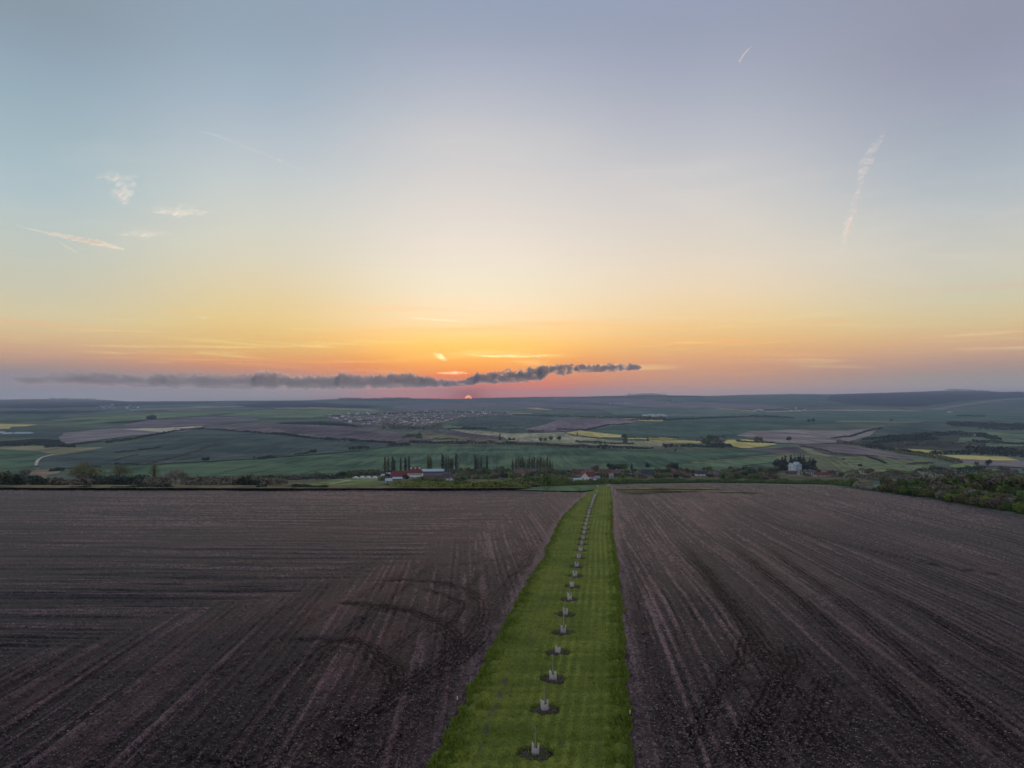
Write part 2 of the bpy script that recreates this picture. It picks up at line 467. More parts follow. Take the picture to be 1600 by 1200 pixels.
def fm(nm, c, size=40.0, rot=0.0, stripe=0.35): return field_mat(nm, c[0], c[1], size, rot, 6.0, stripe)
FIELDS = [
 # far left
 ('forest', [(-300, 629), (0, 625.5), (78, 624), (165, 625), (200, 627.5), (290, 628), (340, 629), (290, 633), (200, 634.5), (100, 637), (60, 639), (0, 637), (-300, 639)], fm('far_forest', WOOD, 200)),
 ('forest', [(-300, 643), (0, 643), (90, 642), (170, 643), (120, 646), (60, 647), (-300, 650)], fm('far_forest', WOOD, 200)),
 ('pale_field', [(60, 640.5), (95, 638.7), (98, 640.2), (66, 642.3)], fm('pale_crop', PALE, 90)),
 ('pale_field', [(296, 635.3), (340, 634.8), (334, 636.6), (306, 636.6)], fm('pale_crop', PALE, 90)),
 ('pale_field', [(255, 641), (315, 640.6), (314, 642), (262, 642)], fm('pale_crop', PALE, 90)),
 ('green_field', [(110, 663), (180, 654), (250, 648), (320, 645.5), (330, 649), (240, 655), (160, 661), (120, 666)], fm('green_crop', GREEN, 90, 0.4)),
 ('ploughed_field', [(190, 665), (230, 657), (330, 652), (400, 652), (404, 659), (310, 666), (200, 669)], fm('violet_soil', ((0.10, .092, .105), (.13, .115, .125)), 70, 0.3)),
 ('green_field', [(0, 655), (60, 648), (105, 649), (70, 655), (20, 660), (-200, 664), (-200, 658)], fm('green_crop', WHEAT, 90, 0.4)),
 ('ploughed_field', [(92, 684), (100, 677), (180, 670), (240, 669), (300, 670), (290, 675), (200, 682), (140, 690), (105, 694), (95, 690)], fm('violet_soil_b', VIOLET, 60, 0.5)),
 ('cream_field', [(193, 671.5), (260, 669), (318, 666.5), (306, 671), (265, 676), (235, 674.5)], fm('cream_crop', CREAM, 60)),
 ('rapeseed_field', [(-200, 663), (0, 663), (60, 664.3), (40, 667), (18, 667.5), (14, 671), (-200, 669)], fm('rapeseed', RAPE, 60)),
 ('grass_slope', [(-200, 699), (0, 698.5), (50, 697), (110, 699.5), (168, 699), (130, 705.5), (86, 712), (40, 712), (0, 704), (-200, 704)], fm('dry_meadow', ((0.15, 0.16, 0.09), (0.2, 0.2, 0.11)), 50)),
 ('green_field', [(-300, 702), (0, 702), (60, 705), (84, 712), (62, 718), (56, 728), (40, 738), (0, 740), (-300, 742)], fm('wheat_left', WHEAT, 50, 1.0)),
 ('pale_field', [(200, 640), (420, 633), (424, 634.4), (300, 638.5), (205, 641.8)], fm('pale_crop', PALE, 90)),
 ('green_field', [(340, 647), (400, 643), (300, 643.5), (200, 647), (120, 653), (60, 660), (160, 655), (250, 651)], fm('green_crop', GREEN, 90, 0.4)),
 ('forest', [(130, 660), (200, 657), (260, 654.5), (330, 652.6), (250, 657), (180, 661.5)], fm('far_forest', WOOD, 200)),
 ('forest', [(0, 690), (60, 686), (120, 689), (165, 690.5), (120, 695), (60, 694), (-200, 696), (-200, 690)], fm('far_forest', WOOD, 200)),
 ('green_field', [(-200, 672), (0, 671), (60, 675), (100, 677), (88, 684), (40, 683), (-200, 684)], fm('wheat_k', ((.05, .075, .07), (.06, .09, .08)), 60, 0.4)),
 ('green_field', [(-200, 639), (60, 639), (200, 635), (340, 630), (420, 630), (360, 633), (200, 640), (90, 642), (-200, 642)], fm('wheat_l', ((.07, .10, .08), (.08, .12, .09)), 90, 0.4)),
 ('green_field', [(600, 643.5), (700, 640), (800, 637), (870, 642), (940, 645), (860, 647.5), (780, 643.5), (700, 642)], fm('wheat_m', ((.08, .12, .08), (.10, .145, .09)), 90, 0.4)),
 ('ploughed_field', [(960, 633), (1080, 629), (1180, 632), (1240, 637), (1180, 641), (1100, 637), (1030, 638)], fm('far_plough_b', ((0.15, .13, .14), (.18, .155, .16)), 120, 0.6)),
 ('green_field', [(1080, 624), (1180, 621), (1290, 627), (1330, 633), (1260, 636), (1180, 631), (1100, 628)], fm('wheat_n', ((.06, .09, .075), (.08, .115, .09)), 120, 0.4)),
 ('green_field', [(940, 640), (1060, 636), (1150, 641), (1200, 646), (1160, 651), (1050, 652), (960, 649)], fm('wheat_o', ((.075, .12, .085), (.095, .14, .095)), 120, 0.4)),
 ('pale_field', [(1190, 643), (1300, 640), (1440, 641.2), (1440, 642.6), (1300, 642.2), (1200, 644.4)], fm('pale_crop', PALE, 90)),
 ('pale_field', [(1300, 657.5), (1440, 659.8), (1440, 661), (1300, 659.3)], fm('pale_crop', PALE, 90)),
 # behind the hill, centre
 ('forest', [(528, 623.6), (636, 622.4), (700, 623.5), (640, 626), (590, 627), (530, 625.5)], fm('far_forest', WOOD, 200)),
 ('forest', [(366, 628), (470, 626.5), (520, 631), (600, 636), (560, 638), (470, 637), (400, 637), (370, 634)], fm('far_forest', WOOD, 200)),
 ('forest', [(900, 620.5), (1010, 617.5), (1100, 619), (1100, 621), (1010, 620), (900, 622)], fm('far_forest', WOOD, 200)),
 ('ploughed_field', [(620, 634), (700, 630), (820, 628), (930, 634), (1010, 640), (930, 641), (860, 637), (760, 640), (660, 643), (610, 640)], fm('far_plough', ((0.12, .105, .12), (.15, .13, .14)), 120, 0.6)),
 ('ploughed_field', [(870, 622), (1010, 624), (1080, 634), (1020, 637), (930, 630), (850, 628)], fm('far_plough', ((0.12, .105, .12), (.15, .13, .14)), 120, 0.6)),
 ('green_field', [(425, 637.5), (500, 637), (580, 640), (598, 643), (560, 641.8), (500, 639.8), (430, 638.8)], fm('yellow_green_meadow', ((0.26, 0.26, 0.12), (0.33, 0.31, 0.14)), 60)),  # strip of yellow-green meadow, its own colour
 ('green_field', [(400, 642), (520, 641), (600, 644), (630, 648), (540, 650), (480, 654), (400, 653), (340, 650)], fm('green_crop', GREEN, 90, 0.4)),
 ('forest', [(430, 661), (500, 659), (560, 663), (600, 667), (560, 667), (500, 665), (440, 663)], fm('far_forest', WOOD, 200)),
 ('town_ground', [(505, 650), (560, 646), (640, 643), (700, 642), (790, 644), (800, 649), (720, 653), (690, 664), (650, 669), (560, 666), (520, 658)], fm('town_gardens', ((0.085, .085, .075), (.12, .115, .10)), 40)),
 ('green_field', [(700, 664), (735, 655), (800, 648.5), (870, 657), (850, 664), (820, 671), (760, 671)], fm('wheat_c', WHEATD, 60, 1.1)),
 ('green_field', [(690, 668), (720, 659), (790, 650), (800, 653), (740, 662), (715, 671)], fm('wheat_d', GREEN, 60, 1.1)),
 ('ploughed_field', [(818, 672), (850, 662), (872, 656.5), (960, 654), (1010, 657), (960, 665), (915, 673), (840, 675)], fm('violet_soil', ((0.13, .115, .125), (.17, .145, .15)), 70, 0.3)),
 ('green_field', [(915, 674), (1000, 660), (1100, 655), (1200, 653.5), (1330, 656), (1270, 664), (1200, 672), (1150, 680), (1090, 683.5), (970, 681), (930, 677)], fm('wheat_e', ((0.045, .085, .062), (.06, .105, .075)), 90, 0.5)),
 ('green_field', [(1200, 653), (1300, 645), (1450, 642), (1600, 645), (1800, 648), (1800, 657), (1600, 657), (1400, 660), (1300, 658)], fm('wheat_f', ((0.055, .105, .075), (.07, .12, .085)), 90, 0.2)),
 ('yellow_field', [(798, 632.5), (812, 634), (862, 640.8), (861, 643), (830, 641), (800, 636)], fm('rapeseed', RAPE, 60)),
 ('yellow_field', [(888, 650), (940, 651.5), (944, 652.7), (890, 652)], fm('rapeseed', RAPE, 60)),
 ('yellow_field', [(968, 653.8), (1038, 656.3), (1034, 659.2), (1000, 658)], fm('rapeseed', RAPE, 60)),
 ('yellow_field', [(1070, 639.6), (1135, 644), (1136, 645.6), (1076, 641)], fm('rapeseed', RAPE, 60)),
 ('yellow_field', [(1104, 640.6), (1124, 638.3), (1182, 643), (1152, 648.4), (1140, 645.8)], fm('rapeseed', RAPE, 60)),
 ('yellow_field', [(794, 645), (830, 646.2), (832, 647.3), (796, 646.4)], fm('rapeseed', RAPE, 60)),
 # the brown hill
 ('ploughed_field', [(318, 670), (350, 666), (400, 663), (480, 663), (560, 668), (620, 676), (660, 684), (690, 690), (650, 693.5), (615, 693), (520, 688.5), (400, 677), (340, 673)], fm('brown_plough', PLOUGH, 50, 0.9)),
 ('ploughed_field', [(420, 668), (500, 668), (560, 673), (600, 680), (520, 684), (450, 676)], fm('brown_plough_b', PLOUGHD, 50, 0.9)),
 ('scrub_slope', [(612, 677), (660, 676), (740, 681), (790, 688), (790, 694), (690, 694), (640, 690)], fm('scrub_grass', SCRUB, 25)),
 ('grass_slope', [(628, 684), (650, 680), (690, 680), (722, 687), (700, 690), (650, 689)], fm('olive_grass', OLIVE, 25)),
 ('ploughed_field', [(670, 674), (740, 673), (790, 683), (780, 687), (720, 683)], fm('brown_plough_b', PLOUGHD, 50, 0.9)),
 ('pale_field', [(700, 671), (760, 674), (800, 678), (880, 676), (892, 681), (960, 689), (1060, 691.5), (1100, 693), (1040, 698), (960, 697.5), (900, 694), (830, 691), (796, 690), (786, 683), (730, 677)], fm('pale_crop_b', PALE, 60, 0.6)),
 ('scrub_slope', [(640, 691), (760, 693), (850, 692), (950, 697), (1040, 698), (1160, 701), (1080, 703.4), (1000, 703.4), (900, 700.6), (800, 696.6), (640, 696)], fm('olive_grass', ((0.075, .085, .055), (.11, .115, .07)), 25)),
 ('rapeseed_field', [(884, 677), (906, 673.2), (940, 677), (972, 680), (970, 684.3), (935, 684), (905, 680.5)], fm('rapeseed', RAPE, 60)),
 ('rapeseed_field', [(982, 683.5), (1054, 684), (1058, 687), (1030, 687.5), (980, 686)], fm('rapeseed', RAPE, 60)),
 ('rapeseed_field', [(1010, 688.5), (1062, 688.6), (1098, 690.3), (1094, 693.3), (1050, 692), (1008, 690.5)], fm('rapeseed', RAPE, 60)),
 ('rapeseed_field', [(1136, 688.2), (1166, 687.5), (1214, 694.8), (1196, 698.6), (1160, 701.2), (1128, 694.6)], fm('rapeseed', RAPE, 60)),
 ('ploughed_field', [(1150, 681), (1172, 674.5), (1250, 672), (1300, 674), (1372, 670), (1360, 681), (1320, 692.5), (1260, 694.5), (1205, 692), (1180, 686)], fm('violet_soil_b', ((0.17, .155, .15), (.22, .20, .19)), 60, 0.5)),
 # right side
 ('forest', [(1300, 616.6), (1400, 613.8), (1480, 610.8), (1600, 612.6), (1900, 615), (1900, 626), (1600, 622), (1500, 627), (1430, 636), (1330, 632), (1290, 626)], fm('far_forest', WOOD, 200)),
 ('pale_field', [(1450, 641), (1500, 632), (1572, 623.5), (1640, 620), (1640, 622), (1575, 625.5), (1510, 634), (1462, 642)], fm('pale_crop', ((.15, .17, .14), (.2, .21, .17)), 90)),
 ('forest', [(1480, 662.5), (1600, 663.5), (1800, 664), (1800, 668), (1600, 668), (1490, 667)], fm('near_forest', WOOD, 60)),
 ('forest', [(1335, 693), (1355, 684), (1400, 680), (1480, 674), (1530, 678), (1600, 686), (1800, 690), (1800, 712), (1600, 712), (1520, 707), (1400, 700)], fm('mixed_wood', ((.030, .040, .030), (.05, .06, .042)), 25)),
 ('green_field', [(1355, 683), (1385, 664), (1440, 660), (1482, 660), (1482, 675), (1430, 681), (1380, 684)], fm('wheat_g', WHEATD, 60, 0.4)),
 ('green_field', [(1488, 673), (1560, 676), (1620, 682), (1620, 687), (1520, 681.5)], fm('wheat_h', ((.09, .15, .08), (.12, .18, .09)), 60, 0.4)),
 ('green_field', [(1500, 684), (1560, 683), (1600, 688), (1600, 697), (1540, 700), (1495, 695)], fm('wheat_h', ((.09, .14, .09), (.11, .17, .10)), 60, 0.4)),
 ('green_field', [(1582, 704), (1620, 700), (1700, 700), (1700, 707), (1600, 707)], fm('wheat_h', GREEN, 60, 0.4)),
 ('rapeseed_field', [(1388, 700.5), (1430, 702.5), (1480, 705.8), (1512, 707), (1500, 708.6), (1455, 709.4), (1420, 707.8)], fm('rapeseed', RAPE, 60)),
 ('rapeseed_field', [(1456, 711), (1510, 712.3), (1570, 714.5), (1594, 720.8), (1530, 719.5), (1466, 717)], fm('rapeseed', RAPE, 60)),
 ('ploughed_field', [(1482, 718.5), (1600, 722), (1800, 726), (1800, 737), (1600, 731.5), (1540, 729), (1492, 724)], fm('violet_soil_b', VIOLET, 60, 0.5)),
 ('ploughed_field', [(1232, 699.5), (1250, 696.5), (1320, 693.5), (1345, 697.5), (1380, 706), (1420, 715.5), (1445, 728), (1395, 716), (1345, 714), (1296, 710), (1262, 701)], fm('brown_plough_c', PLOUGH, 40, 1.2)),
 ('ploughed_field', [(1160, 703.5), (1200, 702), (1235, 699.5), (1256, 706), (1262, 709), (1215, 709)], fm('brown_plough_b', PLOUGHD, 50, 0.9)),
 # the two big green hills
 ('green_hill_field', [(84, 713), (130, 706.4), (200, 693), (260, 681), (310, 673), (340, 673), (400, 677.2), (520, 689), (615, 693.6), (638, 695), (590, 700.4), (560, 705), (500, 710.3), (400, 717.6), (300, 723), (200, 728), (150, 731), (62, 734), (57, 726), (63, 717)], fm('blue_green_wheat', WHEATD, 60, 0.7)),
 ('green_hill_field', [(110, 733.5), (200, 728), (300, 723.4), (400, 718.3), (500, 711), (560, 705.8), (590, 701.3), (640, 696.2), (800, 697), (900, 701), (1000, 703.5), (1080, 703.5), (1180, 702.5), (1216, 709), (1140, 715), (1080, 722), (1180, 730), (1080, 738), (900, 736), (700, 736), (600, 738), (500, 740), (400, 743), (300, 746), (200, 747), (120, 742)], fm('green_wheat_hill', WHEAT, 55, 0.5)),
 ('green_field', [(400, 706), (480, 700), (560, 697), (640, 695.3), (590, 700.8), (560, 705), (500, 710), (400, 717), (330, 721)], fm('wheat_i', ((.055, .09, .058), (.07, .11, .066)), 60, 0.4)),
 ('pale_field', [(1080, 723), (1140, 717.8), (1212, 714.5), (1212, 716), (1150, 719.5), (1084, 724.3)], fm('dry_meadow', ((0.15, 0.19, 0.09), (0.2, 0.24, 0.11)), 50)),
 ('green_field', [(1060, 727), (1084, 724), (1150, 719), (1212, 716), (1212, 722), (1160, 728), (1060, 736)], fm('wheat_j', ((.075, .125, .07), (.09, .15, .08)), 60, 0.4)),
 ('grass_slope', [(1212, 708), (1235, 705), (1270, 708), (1300, 713), (1340, 714), (1385, 716), (1430, 728), (1480, 741), (1400, 752), (1260, 742), (1212, 735)], fm('hill_meadow', ((0.095, 0.115, 0.065), (0.13, 0.15, 0.085)), 16, 0.5)),
 ('green_field', [(1242, 697.5), (1256, 698), (1272, 704), (1300, 713.5), (1284, 714.3), (1264, 707.5)], fm('green_plot', ((.13, .15, .085), (.17, .19, .10)), 10, 0.5)),
 ('green_field', [(1312, 716), (1340, 714.6), (1362, 715.5), (1384, 722), (1424, 739), (1350, 738), (1326, 726)], fm('green_plot_b', ((.085, .125, .058), (.15, .18, .09)), 10, 0.8)),
 ('green_field', [(1366, 715.3), (1384, 716), (1424, 735), (1432, 741), (1398, 728)], fm('green_plot_c', ((.08, .13, .06), (.10, .16, .07)), 10, 0.8)),
 ('green_field', [(1402, 719.5), (1424, 717.3), (1446, 719), (1462, 730), (1474, 740), (1450, 742), (1424, 731)], fm('green_plot_d', ((.105, .16, .07), (.13, .19, .08)), 10, 0.8)),
 ('green_field', [(1492, 726), (1512, 724.5), (1530, 730), (1500, 733), (1480, 730)], fm('green_plot_e', ((.12, .19, .07), (.15, .22, .08)), 10, 0.8)),
 ('scrub_slope', [(600, 757), (640, 747), (720, 741), (800, 740), (900, 738), (1000, 738), (1130, 738), (1216, 737), (1300, 743), (1360, 751), (1366, 764), (1300, 757.5), (1200, 755.3), (1100, 754), (950, 756.5), (860, 759.5), (800, 763), (620, 763)], fm('village_ground', ((.055, .058, .036), (.085, .085, .05)), 14, 0.3)),
 ('field_margin', [(-300, 758), (0, 758.5), (200, 760), (440, 761), (620, 761.5), (820, 761.5), (820, 766), (500, 766.5), (0, 765.5), (-300, 766)], fm('dark_margin', ((.075, .075, .048), (.105, .10, .06)), 8, 0.3)),
 # gardens in the valley left of the farm
 ('grass_slope', [(420, 752), (470, 747), (560, 741), (640, 742), (640, 756), (560, 762), (430, 764)], fm('garden_meadow', ((0.075, 0.082, 0.050), (0.105, 0.11, 0.062)), 16, 0.5)),
 ('green_field', [(486, 757.5), (520, 749.5), (556, 747), (600, 749), (570, 755), (530, 762.5), (480, 762.5)], fm('green_plot_f', ((.095, .14, .055), (.12, .17, .065)), 8, 0.2)),
 ('pale_field', [(510, 756.5), (545, 750.5), (552, 751), (520, 757.3)], fm('dry_strip', ((.24, .26, .14), (.28, .29, .16)), 20)),
 ('green_field', [(540, 761.5), (580, 753), (606, 752), (600, 757), (575, 762.5)], fm('green_plot_g', ((.08, .12, .05), (.1, .14, .055)), 8, 0.2)),
 ('scrub_slope', [(30, 750), (50, 738), (62, 729), (82, 728), (98, 733), (92, 740), (74, 744), (70, 752), (40, 756)], fm('brown_scrub', ((.13, .11, .075), (.17, .145, .095)), 14, 0.9)),
 ('scrub_slope', [(-300, 750), (0, 748), (30, 748), (100, 752), (200, 749), (330, 748), (440, 750), (440, 764), (200, 763), (0, 763), (-300, 763)], fm('valley_scrub', ((.06, .06, .045), (.10, .095, .065)), 14, 0.3)),
]
for nm, poly, m in FIELDS:
    patch(nm, poly, m)

def ribbon(name, pts, width, mat, lift=0.5):
    p = dense(pts, 3.0, 0.0, closed=False)
    vx, d = project(p[:, 0], p[:, 1])
    P = np.stack([(vx - 800) / F * d, d], 1)
    t = np.gradient(P, axis=0); t /= np.maximum(np.linalg.norm(t, axis=1, keepdims=True), 1e-6)
    nrm = np.stack([-t[:, 1], t[:, 0]], 1) * width / 2
    A, B = P + nrm, P - nrm
    co = []
    for q in (A, B):
        co.append(np.stack([q[:, 0], q[:, 1], gz(q[:, 0], q[:, 1]) + 0.9 + lift + 4e-4 * q[:, 1]], 1))
    v = np.stack(co, 1).reshape(-1, 3)
    n = len(P)
    f = np.array([(2 * i, 2 * i + 1, 2 * i + 3, 2 * i + 2) for i in range(n - 1)])
    return tag(obj(name, mesh_np(name, v, f, True), mat), kind='structure')
ribbon('farm_track', [(56, 729), (57, 724), (60, 719.5), (67, 715.3), (83, 711.5)], 5.0, M_track)
ribbon('farm_track', [(1362, 711), (1376, 714.5), (1400, 722.5), (1428, 735), (1442, 742), (1450, 750)], 3.4, field_mat('grey_track', (0.20, 0.19, 0.18), (0.26, 0.25, 0.23), 8.0))
ribbon('farm_track', [(300, 721.5), (330, 717), (360, 713), (400, 710)], 3.5, field_mat('grass_track', (0.11, 0.13, 0.11), (0.14, 0.16, 0.13), 8.0))
M_bank = field_mat('grass_bank', (0.115, 0.135, 0.075), (0.14, 0.155, 0.085), 8.0)
for pts, w in (([(150, 732), (200, 727.8), (300, 722.8), (400, 717.6), (470, 712), (560, 705), (592, 700.6), (640, 695.6)], 5), ([(64, 717), (86, 712.3), (130, 706), (200, 693)], 4), ([(1080, 723.2), (1150, 718.6), (1212, 715)], 5),
               ([(240, 727), (300, 720), (340, 714), (420, 712)], 4), ([(640, 696), (720, 696.3), (800, 696.6), (900, 700.5)], 4), ([(400, 664), (480, 663.4), (560, 668), (640, 679)], 5), ([(870, 657), (960, 654.5), (1040, 657)], 8),
               ([(1250, 672.3), (1320, 673.5), (1375, 669), (1400, 663)], 8), ([(1100, 655), (1200, 653.5), (1330, 656.2), (1400, 660)], 8), ([(440, 746), (520, 744.5), (600, 746)], 3), ([(330, 748.5), (380, 748)], 3)):
    ribbon('grass_bank', pts, w, M_bank)
for pts in ([(1282, 716), (1300, 724), (1312, 734)], [(1290, 714), (1310, 722), (1322, 732)], [(1300, 713), (1318, 720), (1332, 731)]):
    ribbon('vine_row_grass', pts, 4.0, field_mat('green_row', (0.12, 0.16, 0.07), (0.16, 0.20, 0.09), 8.0))

# ------------------------------------------------------------------ the two ploughed fields and the grass strip in front
LEFT_EDGE = np.array([(655, 1290), (672, 1230), (684, 1190), (712, 1130), (748, 1055), (778, 1000), (806, 948), (830, 905), (843, 884), (856, 858), (868, 828), (874, 816), (886, 802), (896, 791),
                      (906, 780), (918, 771), (924, 767), (928, 762), (932, 759.5)], float)
RIGHT_EDGE = np.array([(992, 1290), (986, 1200), (981, 1100), (975, 1030), (970, 950), (966, 895), (962, 866), (957, 843), (957, 820), (957, 795), (956.5, 781), (955, 768), (954, 759.5)], float)
def edge_world(e):
    vx, vy = virt(e[:, 0], e[:, 1])
    d = 27742.0 / (vy - 667.9)
    return d, (vx - 800) / F * d
LD, LX = edge_world(LEFT_EDGE); RD, RX = edge_world(RIGHT_EDGE)
def xl(d): return np.interp(d, LD, LX) + (fbm(d * 0.35, d * 0 + 1.5, 3, 21) - 0.5) * 1.4 + (vnoise(d * 1.6, d * 0, 22) - 0.5) * 0.4
def xr(d): return np.interp(d, RD, RX) + (fbm(d * 0.35, d * 0 + 7.5, 3, 33) - 0.5) * 1.1 + (vnoise(d * 1.6, d * 0, 34) - 0.5) * 0.4

def px_path(pts, step=10):
    p = dense(pts, step, 0.0, closed=False)
    vx, vy = virt(p[:, 0], p[:, 1]); d = 27742.0 / (vy - 667.9)
    return np.stack([(vx - 800) / F * d, d], 1)
def path_dist(Xw, Yw, path, par=False):
    """distance of points to a world polyline (only near its box)"""
    out = np.full(Xw.shape, 1e3); tt = np.zeros(Xw.shape)
    lo, hi = path.min(0) - 8, path.max(0) + 8
    m = (Xw > lo[0]) & (Xw < hi[0]) & (Yw > lo[1]) & (Yw < hi[1])
    if m.any():
        x, y = Xw[m], Yw[m]; best = np.full(x.shape, 1e3); bt = np.zeros(x.shape); n = len(path) - 1
        for i, (a, b) in enumerate(zip(path[:-1], path[1:])):
            ab = b - a; L = (ab ** 2).sum() + 1e-9
            t = np.clip(((x - a[0]) * ab[0] + (y - a[1]) * ab[1]) / L, 0, 1)
            dd = np.hypot(x - a[0] - t * ab[0], y - a[1] - t * ab[1])
            sg = np.sign((x - a[0]) * ab[1] - (y - a[1]) * ab[0])
            u = dd < np.abs(best)
            best = np.where(u, dd * np.where(sg == 0, 1, sg), best); bt = np.where(u, (i + t) / n, bt)
        out[m] = best; tt[m] = bt
    return (out, tt) if par else np.abs(out)
# (pixels, half width m, strength): wheel marks left by turning machines
TRACKS_L = [([(560, 905), (640, 905), (690, 908), (730, 920), (752, 938), (756, 960), (745, 985), (722, 1010), (690, 1040), (640, 1062)], 0.75, 0.75),
            ([(640, 915), (690, 925), (715, 945), (712, 965), (690, 985)], 0.45, 0.45),
            ([(520, 940), (590, 945), (650, 955), (690, 972), (715, 998), (722, 1020), (700, 1048)], 0.8, 0.9),
            ([(545, 948), (610, 956), (665, 975), (690, 1000), (690, 1025)], 0.5, 0.5),
            ([(500, 1000), (545, 998), (585, 1015), (612, 1042), (618, 1070), (600, 1100)], 0.8, 0.85),
            ([(520, 1010), (560, 1018), (590, 1040), (596, 1064)], 0.5, 0.6),
            ([(700, 850), (770, 842), (812, 840), (834, 848), (826, 862), (790, 872), (740, 880), (680, 884)], 0.8, 0.5),
            ([(730, 830), (790, 828), (818, 838), (815, 852), (770, 860)], 0.6, 0.35),
            ([(855, 835), (830, 868), (790, 920), (745, 985), (700, 1050), (640, 1130), (590, 1200)], 0.7, 0.45),
            ([(845, 835), (812, 880), (765, 935), (715, 1000)], 0.5, 0.4),
            ([(0, 928), (200, 921), (400, 921), (520, 925)], 0.5, 0.6), ([(0, 862), (250, 858), (500, 856)], 0.5, 0.5),
            ([(0, 1050), (150, 1055), (300, 1050), (420, 1045)], 0.6, 0.4), ([(250, 1090), (330, 1050), (430, 1000), (560, 930), (700, 860)], 0.7, 0.45),
            ([(60, 1160), (200, 1080), (330, 1010), (480, 930), (640, 850)], 0.6, 0.4), ([(420, 1200), (500, 1120), (580, 1040), (650, 980)], 0.6, 0.5),
            ([(280, 1180), (330, 1186), (400, 1195)], 0.5, 0.8)]
TRACKS_L += [([(655, 917), (695, 928), (722, 940), (722, 952), (708, 968), (670, 992)], 0.5, 0.9), ([(738, 965), (764, 985), (758, 1000), (722, 1032), (676, 1058), (610, 1090)], 0.6, 0.8),
             ([(590, 946), (560, 975), (520, 1010), (470, 1060)], 0.6, 0.6), ([(760, 940), (735, 985), (690, 1030), (630, 1075), (560, 1130), (500, 1190)], 0.8, 0.8), ([(440, 1000), (500, 996), (560, 1004), (604, 1024), (622, 1050)], 0.6, 0.8),
             ([(770, 880), (730, 915), (680, 960), (600, 1030)], 0.5, 0.6), ([(690, 870), (600, 940), (500, 1010), (380, 1090)], 0.6, 0.6), ([(800, 850), (832, 862), (828, 880), (790, 905)], 0.5, 0.6)]
TRACKS_R = [([(1165, 965), (1168, 990), (1155, 1030), (1120, 1080), (1070, 1180)], 0.7, 0.8),
            ([(1232, 1000), (1238, 1035), (1215, 1075), (1180, 1130), (1160, 1200)], 1.0, 1.0),
            ([(1290, 1050), (1280, 1090), (1262, 1130), (1240, 1160)], 0.9, 0.8),
            ([(1120, 1085), (1160, 1065), (1215, 1070)], 0.6, 0.6), ([(1100, 890), (1140, 945), (1180, 1010), (1230, 1090)], 0.8, 0.8),
            ([(1060, 840), (1110, 900), (1170, 980), (1260, 1100), (1330, 1200)], 0.9, 0.8),
            ([(1080, 1170), (1040, 1090), (1010, 1000), (990, 900)], 0.6, 0.5),
            ([(1130, 840), (1230, 920), (1350, 1030), (1500, 1180)], 0.9, 0.8), ([(1180, 840), (1330, 950), (1500, 1090), (1600, 1180)], 0.9, 0.8),
            ([(1330, 900), (1450, 960), (1600, 1050)], 0.7, 0.7), ([(1150, 800), (1300, 845), (1450, 880), (1600, 905)], 1.0, 0.6),
            ([(1250, 1180), (1310, 1140), (1360, 1090)], 0.7, 0.5)]
TR_L = [(px_path(a), w, s) for a, w, s in TRACKS_L]; TR_R = [(px_path(a), w, s) for a, w, s in TRACKS_R]

